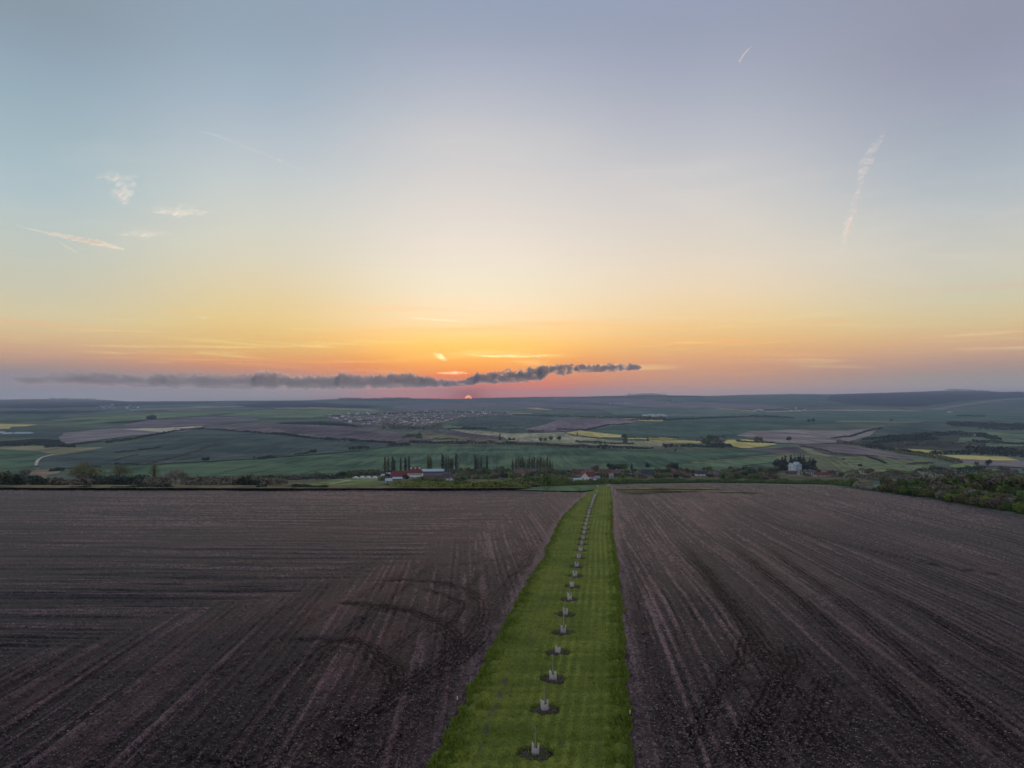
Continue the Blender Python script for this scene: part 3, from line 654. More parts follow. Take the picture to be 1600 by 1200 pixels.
def soil_field(name, left):
    ylist = np.concatenate([np.arange(0, 60, 1.1), np.arange(60, 580, 1.45)])
    ncol = 640 if left else 470
    edge_row = EDGE if True else None
    rows = []
    for dy in ylist: rows.append(dy)
    rows = np.array(rows)
    T = np.linspace(0, 1, ncol)
    # outer border column (virtual) and inner border = strip edge
    outer = -190.0 if left else 1790.0
    # distance rows: from the far edge inwards. every column has its own far edge
    colx = outer + (902.0 - outer) * T if left else 958.0 + (outer - 958.0) * T
    ye = virt(colx, np.interp(colx, EDGE[:, 0], EDGE[:, 1]))[1]
    if left: ye = np.where(colx > 820, ye + np.clip((colx - 820) / 30, 0, 1) * 5, ye)
    vyrow = ye[None, :] + rows[:, None] * ((1262 - ye[None, :]) / rows[-1])
    d = 27742.0 / (vyrow - 667.9)
    Xo = (outer - 800) / F * d
    Xi = (xl(d) + 0.5) if left else (xr(d) - 0.5)
    t = T[None, :] if left else T[None, :]
    Xw = Xo + (Xi - Xo) * t if left else Xi + (Xo - Xi) * t
    Yw = d
    ex = np.abs(Xw - (np.interp(d, LD, LX) if left else np.interp(d, RD, RX)))     # metres from the strip
    fade = np.clip(120.0 / d, 0.15, 1.0)
    if left:
        # near the strip the rows run with it, further out they run across the slope
        k = np.clip((ex - np.interp(d, [60, 75, 106, 152, 210, 300], [78, 56, 36, 24, 15, 8])) / 12.0 + 0.5 + (fbm(Xw * 0.05, Yw * 0.05, 3, 4) - 0.5) * 1.6, 0, 1)
        ang = math.radians(8)
        a1 = Xw * math.cos(ang) + Yw * math.sin(ang) * 0.45; l1 = Yw
        a2 = Yw + 0.03 * Xw + 1.2 * (fbm(Xw * 0.02, Yw * 0.02, 2, 8) - 0.5); l2 = Xw
    else:
        k = np.clip((ex - 95) / 60.0, 0, 1) * np.clip((d - 110) / 80, 0, 1)
        a1 = ex + 0.05 * (Yw - 50); l1 = Yw
        a2 = Yw * 0.9 + 0.42 * Xw; l2 = Xw
    def rows_noise(fa, fl, seed, a_, l_): return vnoise(a_ * fa, l_ * fl, seed)
    def comb(a_, l_, s):
        return (0.20 * rows_noise(0.42, 0.012, 40 + s, a_, l_) + 0.30 * rows_noise(1.4, 0.02, 41 + s, a_, l_) + 0.32 * rows_noise(3.1, 0.05, 42 + s, a_, l_)
                + 0.18 * rows_noise(6.0, 0.3, 43 + s, a_, l_))
    n1 = comb(a1, l1, 0); n2 = comb(a2, l2, 9)
    fur = n1 * (1 - k) + n2 * k
    clod = fbm(Xw * 3.1, Yw * 3.1, 3, 55)
    def groove(a_, l_, per, s):
        ph = (a_ + 0.5 * (fbm(a_ * 0.08, l_ * 0.02, 2, 60 + s) - 0.5) * per * 2) / per
        u = ph - np.floor(ph) - 0.5
        return np.exp(-(u / 0.17) ** 2) * np.clip(3.4 * fbm(a_ * 0.35, l_ * 0.03, 3, 64 + s) - 1.0, 0, 1.15)
    resolv = np.clip(150.0 / d, 0.25, 1)
    gro = (np.maximum(groove(a1, l1, 1.25, 0), 0.8 * groove(a1, l1, 3.1, 2)) * (1 - k) + np.maximum(0.7 * groove(a2, l2, 1.6, 5), groove(a2, l2, 5.3, 7)) * k) * resolv
    grazing_lift = np.clip((d - 105) / 170.0, 0, 1) * 0.26 - np.clip((120 - d) / 60.0, 0, 1) * 0.09  # tone rises with distance: brightening at grazing view painted into the soil
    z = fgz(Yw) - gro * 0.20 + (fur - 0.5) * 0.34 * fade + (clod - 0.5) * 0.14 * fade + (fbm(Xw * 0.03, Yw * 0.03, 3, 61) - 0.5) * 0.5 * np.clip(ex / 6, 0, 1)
    wet = np.zeros_like(z)
    for pth, w, s in (TR_L if left else TR_R):
        dd, tt = path_dist(Xw, Yw, pth, True)
        W = w * (2.0 if w > 0.55 else 1.5) * (0.75 + 0.5 * vnoise(Xw * 0.35, Yw * 0.35, 72))
        wob = np.clip(0.45 + 1.3 * fbm(Xw * 0.9, Yw * 0.9, 3, 71), 0, 1.3)
        ends = np.clip(np.minimum(tt, 1 - tt) * 9, 0, 1) ** 0.6
        scratch = 0.42 + 0.58 * (0.5 + 0.5 * np.cos(dd * 2 * math.pi / 0.75 + 5.0 * vnoise(Xw * 0.22, Yw * 0.22, 74))) ** 1.5
        wet = np.maximum(wet, np.exp(-(dd / W) ** 2) * scratch * s * wob * ends)
    grain = RNG.random(z.shape) - 0.5
    z += grain * 0.05 * np.clip(d / 90.0, 0.6, 2.2)
    z -= wet * 0.12
    big = fbm(Xw * 0.018 + 3, Yw * 0.018, 4, 81)
    tone = 0.50 + grazing_lift - gro * 1.0 + (fur - 0.5) * 2.6 * np.clip(130.0 / d, 0.45, 1) + (fbm(Xw * 0.6, Yw * 0.6, 3, 83) - 0.5) * 0.5 + grain * 0.95
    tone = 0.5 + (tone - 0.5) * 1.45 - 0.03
    straw = fbm(a1 * 0.16, l1 * 0.03, 4, 91) * (1 - k) + fbm(a2 * 0.16, l2 * 0.03, 4, 92) * k
    verge = np.exp(-(ex / (1.0 + 2.2 * fbm(Yw * 0.15, Yw * 0, 3, 95))) ** 2)
    me = mesh_np(name, np.stack([Xw, Yw, z], 2).reshape(-1, 3), grid_faces(*z.shape), True)
    if me.polygons[0].normal.z < 0: me.flip_normals()
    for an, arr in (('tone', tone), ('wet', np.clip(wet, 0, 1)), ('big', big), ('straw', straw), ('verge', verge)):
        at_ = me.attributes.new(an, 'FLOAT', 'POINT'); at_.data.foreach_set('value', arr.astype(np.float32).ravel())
    return me, (Xw, Yw, z)

def soil_mat(name, dry, mid, dark, speck, strawc, green, mul):
    m, nt, b = mat_new(name)
    b.inputs['Specular IOR Level'].default_value = 0.13; b.inputs['Roughness'].default_value = 0.50
    dry, mid, dark, speck, strawc, green = (tuple(v * q for v, q in zip(c_, mul)) for c_ in (dry, mid, dark, speck, strawc, green))
    tone, wet, big, straw, verge = (nattr(nt, n) for n in ('tone', 'wet', 'big', 'straw', 'verge'))
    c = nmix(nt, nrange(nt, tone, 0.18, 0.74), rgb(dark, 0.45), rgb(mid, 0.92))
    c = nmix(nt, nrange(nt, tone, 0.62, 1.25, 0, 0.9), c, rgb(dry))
    c = nmix(nt, nrange(nt, big, 0.40, 0.66, 0.0, 0.5), c, rgb(dark, 0.85))
    c = nmix(nt, nrange(nt, straw, 0.50, 0.85, 0, 0.28), c, rgb(strawc))
    c = nmix(nt, nrange(nt, verge, 0.15, 0.85, 0, 0.65), c, rgb(dry, 1.0))
    gr = nnoise(nt, (0.05, 0.05, 0.05), 0.3, 5, 0.65)
    c = nmix(nt, nrange(nt, gr, 0.52, 0.82, 0, 0.28), c, rgb(green))
    # crumbs and flecks of stubble
    f1 = nnoise(nt, (5.5, 5.5, 5.5), 0, 4, 0.75)
    f2 = nnoise(nt, (2.1, 2.1, 2.1), 0.4, 4, 0.8)
    c = nmix(nt, nrange(nt, f1, 0.635, 0.70, 0, 0.85), c, rgb(speck))
    c = nmix(nt, nrange(nt, f2, 0.63, 0.70, 0, 0.75), c, rgb(speck, 1.1))
    c = nmix(nt, nrange(nt, f2, 0.50, 0.38, 0, 0.85), c, rgb(dark, 0.3))
    c = nmix(nt, nrange(nt, wet, 0.02, 0.75, 0, 0.92), c, rgb(dark, 0.38))
    gl = nrange(nt, wet, 0.05, 0.7, 0.13, 0.03); nt.links.new(gl, b.inputs['Specular IOR Level'])
    nt.links.new(c, b.inputs['Base Color'])
    bp = nt.nodes.new('ShaderNodeBump'); bp.inputs['Strength'].default_value = 0.9; bp.inputs['Distance'].default_value = 0.12
    nt.links.new(f1, bp.inputs['Height']); nt.links.new(bp.outputs[0], b.inputs['Normal'])
    return m
M_soilL = soil_mat('ploughed_soil_left', (0.150, 0.176, 0.142), (0.070, 0.054, 0.060), (0.022, 0.014, 0.019), (0.44, 0.37, 0.36), (0.20, 0.155, 0.11), (0.12, 0.115, 0.07), (1.36, 0.68, 0.92))
M_soilR = soil_mat('ploughed_soil_right', (0.175, 0.165, 0.148), (0.076, 0.057, 0.062), (0.024, 0.016, 0.020), (0.50, 0.42, 0.38), (0.21, 0.18, 0.13), (0.12, 0.115, 0.07), (1.36, 0.86, 0.98))
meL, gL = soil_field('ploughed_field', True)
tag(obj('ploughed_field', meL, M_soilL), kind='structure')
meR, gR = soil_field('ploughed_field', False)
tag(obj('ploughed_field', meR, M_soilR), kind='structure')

# ground around and behind the camera, just under the worked soil
bxs = np.linspace(-420, 420, 15); bys = np.linspace(-260, 44, 9)
BX, BY = np.meshgrid(bxs, bys)
tag(obj('ground', mesh_np('ground', np.stack([BX, BY, fgz(np.maximum(BY, -60)) - 0.6], 2).reshape(-1, 3), grid_faces(9, 15), True), M_soilR), kind='structure')

# green crop at the far end, left of the strip
def flat_patch(name, poly, mat, lift):
    p = dense(poly, 4.0, 0.4)
    vx, vy = virt(p[:, 0], p[:, 1]); d = 27742.0 / (vy - 667.9)
    pts = [Vector((float((a - 800) / F * b), float(b))) for a, b in zip(vx, d)]
    vo, eo, fo, *_ = delaunay_2d_cdt(pts, [(i, (i + 1) % len(pts)) for i in range(len(pts))], [], 1, 1e-4)
    v = np.array([(q.x, q.y) for q in vo])
    me = mesh_np(name, np.stack([v[:, 0], v[:, 1], fgz(v[:, 1]) + lift], 1), np.array([tuple(f)[:3] for f in fo if len(f) == 3]))
    if me.polygons[0].normal.z < 0: me.flip_normals()
    return tag(obj(name, me, mat), kind='structure')
flat_patch('young_crop', [(800, 767.0), (830, 765.3), (870, 762.6), (933, 760), (930, 766), (912, 768.6), (870, 768.2), (835, 767.2)], field_mat('young_crop', (0.055, 0.105, 0.050), (0.065, 0.12, 0.056), 12.0), 0.32)
M_weed = field_mat('weedy_patch', (0.080, 0.085, 0.050), (0.11, 0.12, 0.06), 6.0)
for pl in ([(962, 764.3), (1010, 763.0), (1090, 763.4), (1150, 765.2), (1060, 765.2), (1000, 765.6), (962, 766)], [(963, 768.2), (990, 767.2), (1050, 766.6), (1110, 767.2), (1040, 768.8), (985, 769.6)], [(1100, 768.6), (1150, 769), (1200, 771), (1140, 770.8)],
           [(962, 771.3), (1000, 770.6), (1040, 771.2), (1000, 772.2)]):
    flat_patch('weedy_patch', pl, M_weed, 0.33)

# --- saplings first: their pits dent the strip
SAP = [(836, 1180), (851, 1111), (864, 1063), (871, 1021), (880, 989), (883, 961), (890, 938), (894, 918), (898, 901), (901, 886), (904, 873), (907, 861.5), (909, 851.5), (911, 843),
       (912.5, 835), (914, 828), (915.5, 821), (917, 815), (918.5, 809.5), (920, 804), (921, 799), (922.5, 794.5), (924, 790.5), (925, 787), (926.5, 783.5), (928, 780.5), (929, 778), (930, 775.5), (933, 770.5), (934, 762), (948, 761.2), (952, 760.6)]
sap_xy = []
for x, y in SAP:
    vx, vy = virt(x, y); d = 27742.0 / (vy - 667.9)
    sap_xy.append((float((vx - 800) / F * d), float(d)))
STR_D = []
yy = 1275.0
while yy > 760.0:
    STR_D.append(27742.0 / (virt(900, yy)[1] - 667.9)); yy -= 0.9 if yy < 1000 else 1.15
STR_D = np.array(STR_D)
NC = 230
T = np.linspace(0, 1, NC)
D2 = np.repeat(STR_D[:, None], NC, 1)
# grass creeps over the soil in an uneven fringe
XLs, XRs = xl(STR_D)[:, None], xr(STR_D)[:, None]
XS = XLs + (XRs - XLs) * T[None, :]
across = np.minimum(XS - XLs, XRs - XS)
zs = fgz(D2) + 0.24 + (fbm(XS * 0.5, D2 * 0.5, 3, 5) - 0.5) * 0.22 + (fbm(XS * 4, D2 * 4, 3, 6) - 0.5) * 0.20 + (vnoise(XS * 11, D2 * 11, 7) - 0.5) * 0.07
zs -= 0.45 * np.exp(-(across / 0.35) ** 2)
tuss = np.clip(1 - across / 2.8, 0, 1) * np.clip(fbm(XS * 1.1, D2 * 0.9, 3, 12) - 0.38, 0, 1) * 2.2
zs += np.clip(tuss, 0, 1) * 0.5
pit = np.zeros_like(zs)
for sx, sy in sap_xy:
    if sy < 260:
        r = np.hypot((XS - sx) * 0.92, D2 - sy) + (vnoise(XS * 2.2, D2 * 2.2, 14) - 0.5) * 0.7
        pit = np.maximum(pit, np.clip((1.45 - r) / 0.45, 0, 1))
zs -= pit * 0.40
bare = np.zeros_like(zs)
for pts, w in (([(738, 1200), (752, 1160), (775, 1105), (788, 1070), (800, 1030)], 0.42), ([(872, 1150), (876, 1165)], 0.4), ([(795, 1090), (815, 1040), (835, 980), (862, 900), (880, 850), (893, 815)], 0.25)):
    dd = path_dist(XS, D2, px_path(pts)); bare = np.maximum(bare, np.exp(-(dd / w) ** 2) * np.clip(fbm(XS * 1.2, D2 * 0.5, 4, 23) * 4.0 - 1.5, 0, 1) * (0.8 if w > 0.3 else 0.55))
XRm = np.interp(STR_D, RD, RX)[:, None]
lane = (np.sin((XS - XRm) * 2 * math.pi / 1.05 + 1.5 * vnoise(XS * 0 + 2, D2 * 0.05, 3)) * 0.5 + 0.5) * (0.1 + 0.9 * fbm(XS * 0.35, D2 * 0.05, 3, 31)) * np.clip(0.35 + 0.9 * T[None, :], 0, 1)
cross = vnoise(XS * 0.12, D2 * 1.1, 35)
zs = zs + (lane - 0.4) * 0.12 + (cross - 0.5) * 0.14
me = mesh_np('grass_strip', np.stack([XS, D2, zs], 2).reshape(-1, 3), grid_faces(*zs.shape), True)
if me.polygons[0].normal.z < 0: me.flip_normals()
for an, arr in (('pit', pit), ('bare', bare), ('lane', lane * 0.6 + cross * 0.4 + (RNG.random(zs.shape) - 0.5) * 0.45), ('border', np.clip(1 - across / 2.4, 0, 1))):
    a_ = me.attributes.new(an, 'FLOAT', 'POINT'); a_.data.foreach_set('value', arr.astype(np.float32).ravel())
M_grass, nt, b = mat_new('mown_grass')
big = nnoise(nt, (0.16, 0.10, 0.2), 0.1, 5, 0.65); mid_ = nnoise(nt, (1.6, 1.3, 1.6), 0, 5, 0.75); fine = nnoise(nt, (7, 6, 7), 0, 4, 0.8)
c = nmix(nt, nrange(nt, big, 0.35, 0.66), rgb((0.150, 0.185, 0.028)), rgb((0.235, 0.262, 0.038)))
c = nmix(nt, nrange(nt, nattr(nt, 'lane'), 0.28, 0.70, 0, 0.85), c, rgb((0.32, 0.35, 0.055)))
c = nmix(nt, nrange(nt, mid_, 0.50, 0.28, 0, 0.75), c, rgb((0.055, 0.085, 0.014)))
c = nmix(nt, nrange(nt, fine, 0.50, 0.32, 0, 0.85), c, rgb((0.040, 0.060, 0.010)))
c = nmix(nt, nrange(nt, fine, 0.60, 0.74, 0, 0.5), c, rgb((0.33, 0.36, 0.09)))
c = nmix(nt, nrange(nt, nattr(nt, 'border'), 0.3, 1.0, 0, 0.45), c, rgb((0.065, 0.115, 0.022)))
c = nmix(nt, nrange(nt, nattr(nt, 'bare'), 0.10, 0.9, 0, 0.8), c, rgb((0.105, 0.085, 0.075)))
c = nmix(nt, nattr(nt, 'pit'), c, rgb((0.032, 0.026, 0.028)))
nt.links.new(c, b.inputs['Base Color'])
bp = nt.nodes.new('ShaderNodeBump'); bp.inputs['Strength'].default_value = 1.0; bp.inputs['Distance'].default_value = 0.12
nt.links.new(fine, bp.inputs['Height']); nt.links.new(bp.outputs[0], b.inputs['Normal'])
tag(obj('grass_strip', me, M_grass), kind='structure')

# tufts of longer grass (stuff): bent blades, thick along both borders
def blades(n, xs, ys, zb, h, name, mat):
    ang = RNG.uniform(0, 2 * math.pi, n); lean = RNG.uniform(0.1, 0.7, n) * h
    w = RNG.uniform(0.03, 0.08, n)
    dx, dy = np.cos(ang), np.sin(ang)
    base = np.stack([xs, ys, zb], 1)
    sidev = np.stack([-dy * w, dx * w, np.zeros(n)], 1)
    tip = base + np.stack([dx * lean, dy * lean, h], 1)
    midp = base + np.stack([dx * lean * 0.3, dy * lean * 0.3, h * 0.6], 1)
    v = np.stack([base - sidev, base + sidev, midp + sidev * 0.7, midp - sidev * 0.7, tip, tip], 1)[:, :5].reshape(-1, 3)
    i = np.arange(n) * 5
    f = np.concatenate([np.stack([i, i + 1, i + 2], 1), np.stack([i, i + 2, i + 3], 1), np.stack([i + 3, i + 2, i + 4], 1)])
    return tag(obj(name, mesh_np(name, v, f), mat), 'uneven green grass tufts growing over the mown strip and its borders', 'grass', kind='stuff')
N = 42000
u = RNG.uniform(0, 1, N); dd = 52 / (1 - u * 0.78)
sidep = RNG.uniform(0, 1, N)
edge_pick = RNG.uniform(0, 1, N) < 0.55
off = np.abs(RNG.normal(0, 0.9, N))
xe = np.where(RNG.uniform(0, 1, N) < 0.5, xl(dd) + off - 0.15, xr(dd) - off + 0.15)
xc = xl(dd) + (xr(dd) - xl(dd)) * sidep
xs = np.where(edge_pick, xe, xc)
hh = np.where(edge_pick, RNG.uniform(0.18, 0.6, N) * (0.4 + vnoise(xs * 0.8, dd * 0.6, 77)), RNG.uniform(0.05, 0.14, N))
def leafmat(name, c1, c2, trans=0.25, scale=0.5, rough=0.8):
    m, nt, b = mat_new(name)
    if name != 'grass_blade': c1 = tuple(1.45 * v for v in c1); c2 = tuple(1.45 * v for v in c2)
    n1 = nnoise(nt, (scale,) * 3, 0, 3, 0.7)
    oi = nt.nodes.new('ShaderNodeObjectInfo')
    c = nmix(nt, nrange(nt, n1, 0.3, 0.7), rgb(c1), rgb(c2))
    c = nmix(nt, nrange(nt, oi.outputs['Random'], 0, 1, 0, 0.35), c, rgb(c2, 0.6))
    nt.links.new(c, b.inputs['Base Color'])
    tr = nt.nodes.new('ShaderNodeBsdfTranslucent'); nt.links.new(c, tr.inputs[0])
    mx = nt.nodes.new('ShaderNodeMixShader'); mx.inputs[0].default_value = trans
    nt.links.new(b.outputs[0], mx.inputs[1]); nt.links.new(tr.outputs[0], mx.inputs[2])
    nt.links.new(mx.outputs[0], nt.nodes['Material Output'].inputs[0])
    return m
M_blade = leafmat('grass_blade', (0.12, 0.19, 0.028), (0.27, 0.33, 0.05), 0.3, 1.5)
blades(N, xs, dd, fgz(dd) + 0.16, hh, 'grass', M_blade)

# clods and bits of stubble lying on the soil (stuff)
def clods(name, left, n, mat, label, cat, flat, smin, smax):
    u = RNG.uniform(0, 1, n); d = 50 / (1 - u * 0.66)
    if left: x = xl(d) - 0.2 - RNG.uniform(0, 1, n) ** 1.6 * (0.78 * d + (xl(d)))
    else: x = xr(d) + 0.2 + RNG.uniform(0, 1, n) ** 1.6 * (0.78 * d - xr(d))
    s = RNG.uniform(smin, smax, n) * (1 + (RNG.uniform(0, 1, n) > 0.97) * 0.8)
    z = fgz(d) + 0.04 + (fbm(x * 0.03, d * 0.03, 3, 61) - 0.5) * 0.5 * np.clip(np.abs(x - np.where(left, xl(d), xr(d))) / 6, 0, 1)
    oc = np.array([(1, 0, 0), (0, 1, 0), (-1, 0, 0), (0, -1, 0), (0, 0, 1), (0, 0, -0.6)], float)
    a = RNG.uniform(0, 6.28, n); ca_, sa_ = np.cos(a), np.sin(a)
    jit = RNG.uniform(0.6, 1.3, (n, 6, 1))
    P = oc[None] * jit
    P = np.stack([P[..., 0] * ca_[:, None] * flat[0] - P[..., 1] * sa_[:, None] * flat[1], P[..., 0] * sa_[:, None] * flat[0] + P[..., 1] * ca_[:, None] * flat[1], P[..., 2] * flat[2]], 2)
    v = P * s[:, None, None] + np.stack([x, d, z], 1)[:, None]
    f0 = np.array([(0, 1, 4), (1, 2, 4), (2, 3, 4), (3, 0, 4), (1, 0, 5), (2, 1, 5), (3, 2, 5), (0, 3, 5)])
    f = (f0[None] + (np.arange(n) * 6)[:, None, None]).reshape(-1, 3)
    return tag(obj(name, mesh_np(name, v.reshape(-1, 3), f), mat), label, cat, kind='stuff')
M_clod, nt, b = mat_new('soil_clod'); cc = nnoise(nt, (1.3, 1.3, 1.3), 0, 2)
nt.links.new(nmix(nt, nrange(nt, cc, 0.3, 0.7), rgb((0.06, 0.042, 0.046)), rgb((0.17, 0.125, 0.12))), b.inputs['Base Color'])
M_straw, nt, b = mat_new('stubble_fleck'); b.inputs['Base Color'].default_value = (0.38, 0.31, 0.24, 1)
clods('soil_clods', True, 15000, M_clod, 'dark purple brown clods scattered over the left ploughed field', 'soil', (1, 0.8, 0.6), 0.05, 0.15)
clods('soil_clods', False, 15000, M_clod, 'dark brown clods scattered over the right ploughed field', 'soil', (1, 0.8, 0.6), 0.05, 0.15)
clods('stubble_litter', True, 2600, M_straw, 'pale stubble flecks lying on the left ploughed field', 'stubble', (1.0, 0.35, 0.3), 0.05, 0.13)
clods('stubble_litter', False, 4000, M_straw, 'pale stubble flecks lying on the right ploughed field', 'stubble', (1.0, 0.35, 0.3), 0.05, 0.14)

# ------------------------------------------------------------------ small solid helpers
class MB:
    def __init__(s): s.v = []; s.f = []
    def box(s, c, size, rz=0.0, taper=1.0):
        i = len(s.v); hx, hy, hz = size[0] / 2, size[1] / 2, size[2] / 2
        cr, sr = math.cos(rz), math.sin(rz)
        for zz, k in ((-hz, 1.0), (hz, taper)):
            for xx, yy_ in ((-hx, -hy), (hx, -hy), (hx, hy), (-hx, hy)):
                x, y = xx * k, yy_ * k
                s.v.append((c[0] + x * cr - y * sr, c[1] + x * sr + y * cr, c[2] + zz))
        s.f += [(i, i + 3, i + 2, i + 1), (i + 4, i + 5, i + 6, i + 7), (i, i + 1, i + 5, i + 4), (i + 1, i + 2, i + 6, i + 5), (i + 2, i + 3, i + 7, i + 6), (i + 3, i, i + 4, i + 7)]
        return s
    def tube(s, pts, rad, k=6):
        pts = [Vector(p) for p in pts]; base = len(s.v)
        for j, p in enumerate(pts):
            t = (pts[min(j + 1, len(pts) - 1)] - pts[max(j - 1, 0)]).normalized()
            a = t.orthogonal().normalized(); b_ = t.cross(a)
            r = rad[j] if isinstance(rad, (list, tuple)) else rad
            for q in range(k):
                an = 2 * math.pi * q / k
                s.v.append(tuple(p + a * math.cos(an) * r + b_ * math.sin(an) * r))
        for j in range(len(pts) - 1):
            for q in range(k):
                a0 = base + j * k + q; a1 = base + j * k + (q + 1) % k
                s.f.append((a0, a1, a1 + k, a0 + k))
        s.f.append(tuple(base + q for q in reversed(range(k))))
        s.f.append(tuple(base + (len(pts) - 1) * k + q for q in range(k)))
        return s
    def poly(s, pts, faces):
        i = len(s.v); s.v += [tuple(p) for p in pts]; s.f += [tuple(i + q for q in f) for f in faces]; return s
    def mesh(s, name, smooth=False):
        me = bpy.data.meshes.new(name); me.from_pydata(s.v, [], s.f); me.update()
        if smooth: me.polygons.foreach_set('use_smooth', [True] * len(me.polygons))
        return me
    def build(s, name, mat, parent=None, smooth=False): return obj(name, s.mesh(name, smooth), mat, parent)

def plain(name, c, rough=0.8, var=0.25, scale=3.0, metal=0.0):
    m, nt, b = mat_new(name)
    n1 = nnoise(nt, (scale,) * 3, 0, 4, 0.65)
    nt.links.new(nmix(nt, nrange(nt, n1, 0.3, 0.72), rgb(c), rgb(c, 1 - var)), b.inputs['Base Color'])
    b.inputs['Roughness'].default_value = rough; b.inputs['Metallic'].default_value = metal
    return m
M_guard = plain('white_guard', (0.90, 0.86, 0.90), 0.6, 0.12, 9)
_nt = M_guard.node_tree; _tr = _nt.nodes.new('ShaderNodeBsdfTranslucent'); _tr.inputs[0].default_value = (0.92, 0.88, 0.92, 1)
_mx = _nt.nodes.new('ShaderNodeMixShader'); _mx.inputs[0].default_value = 0.68
_nt.links.new(_nt.nodes['Principled BSDF'].outputs[0], _mx.inputs[1]); _nt.links.new(_tr.outputs[0], _mx.inputs[2]); _nt.links.new(_mx.outputs[0], _nt.nodes['Material Output'].inputs[0])
M_stem = plain('sapling_bark', (0.42, 0.38, 0.32), 0.8, 0.3, 6)
M_pstake = plain('pale_stake', (0.62, 0.58, 0.52), 0.8, 0.2, 6)
M_dirt = plain('dug_soil', (0.125, 0.088, 0.085), 0.95, 0.75, 3.5)
M_red = plain('orange_red_paint', (0.50, 0.075, 0.030), 0.6, 0.2, 5)
M_rust = plain('rusty_brown', (0.12, 0.045, 0.030), 0.8, 0.3, 5)
M_white = plain('white_tip', (0.8, 0.8, 0.8), 0.6, 0.1, 5)

ORDN = ['first', 'second', 'third', 'fourth', 'fifth', 'sixth', 'seventh', 'eighth', 'ninth', 'tenth', 'eleventh', 'twelfth', 'thirteenth', 'fourteenth', 'fifteenth', 'sixteenth', 'seventeenth',
        'eighteenth', 'nineteenth', 'twentieth', 'twenty-first', 'twenty-second', 'twenty-third', 'twenty-fourth', 'twenty-fifth', 'twenty-sixth', 'twenty-seventh', 'twenty-eighth', 'twenty-ninth', 'thirtieth',
        'thirty-first', 'thirty-second', 'thirty-third', 'thirty-fourth', 'thirty-fifth', 'thirty-sixth', 'thirty-seventh', 'thirty-eighth', 'thirty-ninth', 'fortieth',
        'forty-first', 'forty-second', 'forty-third', 'forty-fourth', 'forty-fifth', 'forty-sixth', 'forty-seventh', 'forty-eighth', 'forty-ninth', 'fiftieth']
def make_sapling(i, pos, near):
    root = empty('sapling', pos, random.uniform(-0.5, 0.5))
    root.rotation_euler = (random.uniform(-0.05, 0.05), random.uniform(-0.06, 0.06), root.rotation_euler[2]); root.scale = (random.uniform(1.05, 1.3),) * 2 + (random.uniform(0.95, 1.15),)
    h = random.uniform(1.9, 2.35) if i not in (3,) else 1.2
    b = MB(); lx, ly = random.uniform(-0.08, 0.08), random.uniform(-0.05, 0.05)
    b.tube([(0.02, 0, 0), (0.02 + lx * 0.3, 0, h * 0.4), (0.02 + lx, ly, h)], [0.045, 0.038, 0.020] if i != 4 else [0.06, 0.06, 0.05], 5)
    b.build('trunk', M_stem, root)
    if near:
        t = MB()
        for k in range(6):
            z0 = h * random.uniform(0.62, 0.97); a = random.uniform(0, 6.28); l = random.uniform(0.12, 0.32)
            t.tube([(0.02 + lx * z0 / h, ly * z0 / h, z0), (0.02 + lx + math.cos(a) * l * 0.6, math.sin(a) * l * 0.6, z0 + l), ], [0.010, 0.005], 3)
        t.build('twigs', M_stem, root)
    # guard: a stiff white mesh sleeve standing open, cut low on one side
    g = MB(); W, H, th = 0.50, random.uniform(0.80, 0.98), 0.025
    sty = i % 4
    g.box((-0.16, -0.10, H / 2), (0.18 + 0.04 * (sty == 2), th, H)); g.box((0.09, -0.10, H * (0.30 if sty != 3 else 0.42)), (0.30, th, H * (0.60 if sty != 3 else 0.84)))
    if sty != 3: g.box((0.215, -0.10, H * 0.52), (0.07, th * 1.6, H * 1.04))
    g.box((-0.25 + 0.01, 0.06, H / 2), (th, 0.30, H)); g.box((0.26, 0.06, H * 0.45), (th, 0.30, H * 0.9)); g.box((0, 0.21, H * 0.12), (0.50, th, H * 0.24))
    g.build('tree_guard', M_guard, root)
    s = MB().tube([(0.30, -0.14, 0), (0.20, -0.13, H * 1.15)], 0.028, 5) if i % 3 == 0 else MB().tube([(0.20, -0.16, 0), (0.19, -0.15, H * 1.12)], 0.028, 5)
    s.build('stake', M_pstake, root)
    return root
SAP_EXTRA = {0: 'nearest of the row', 3: 'with a double upright guard and no stem showing', 4: 'with a tall pale stake'}
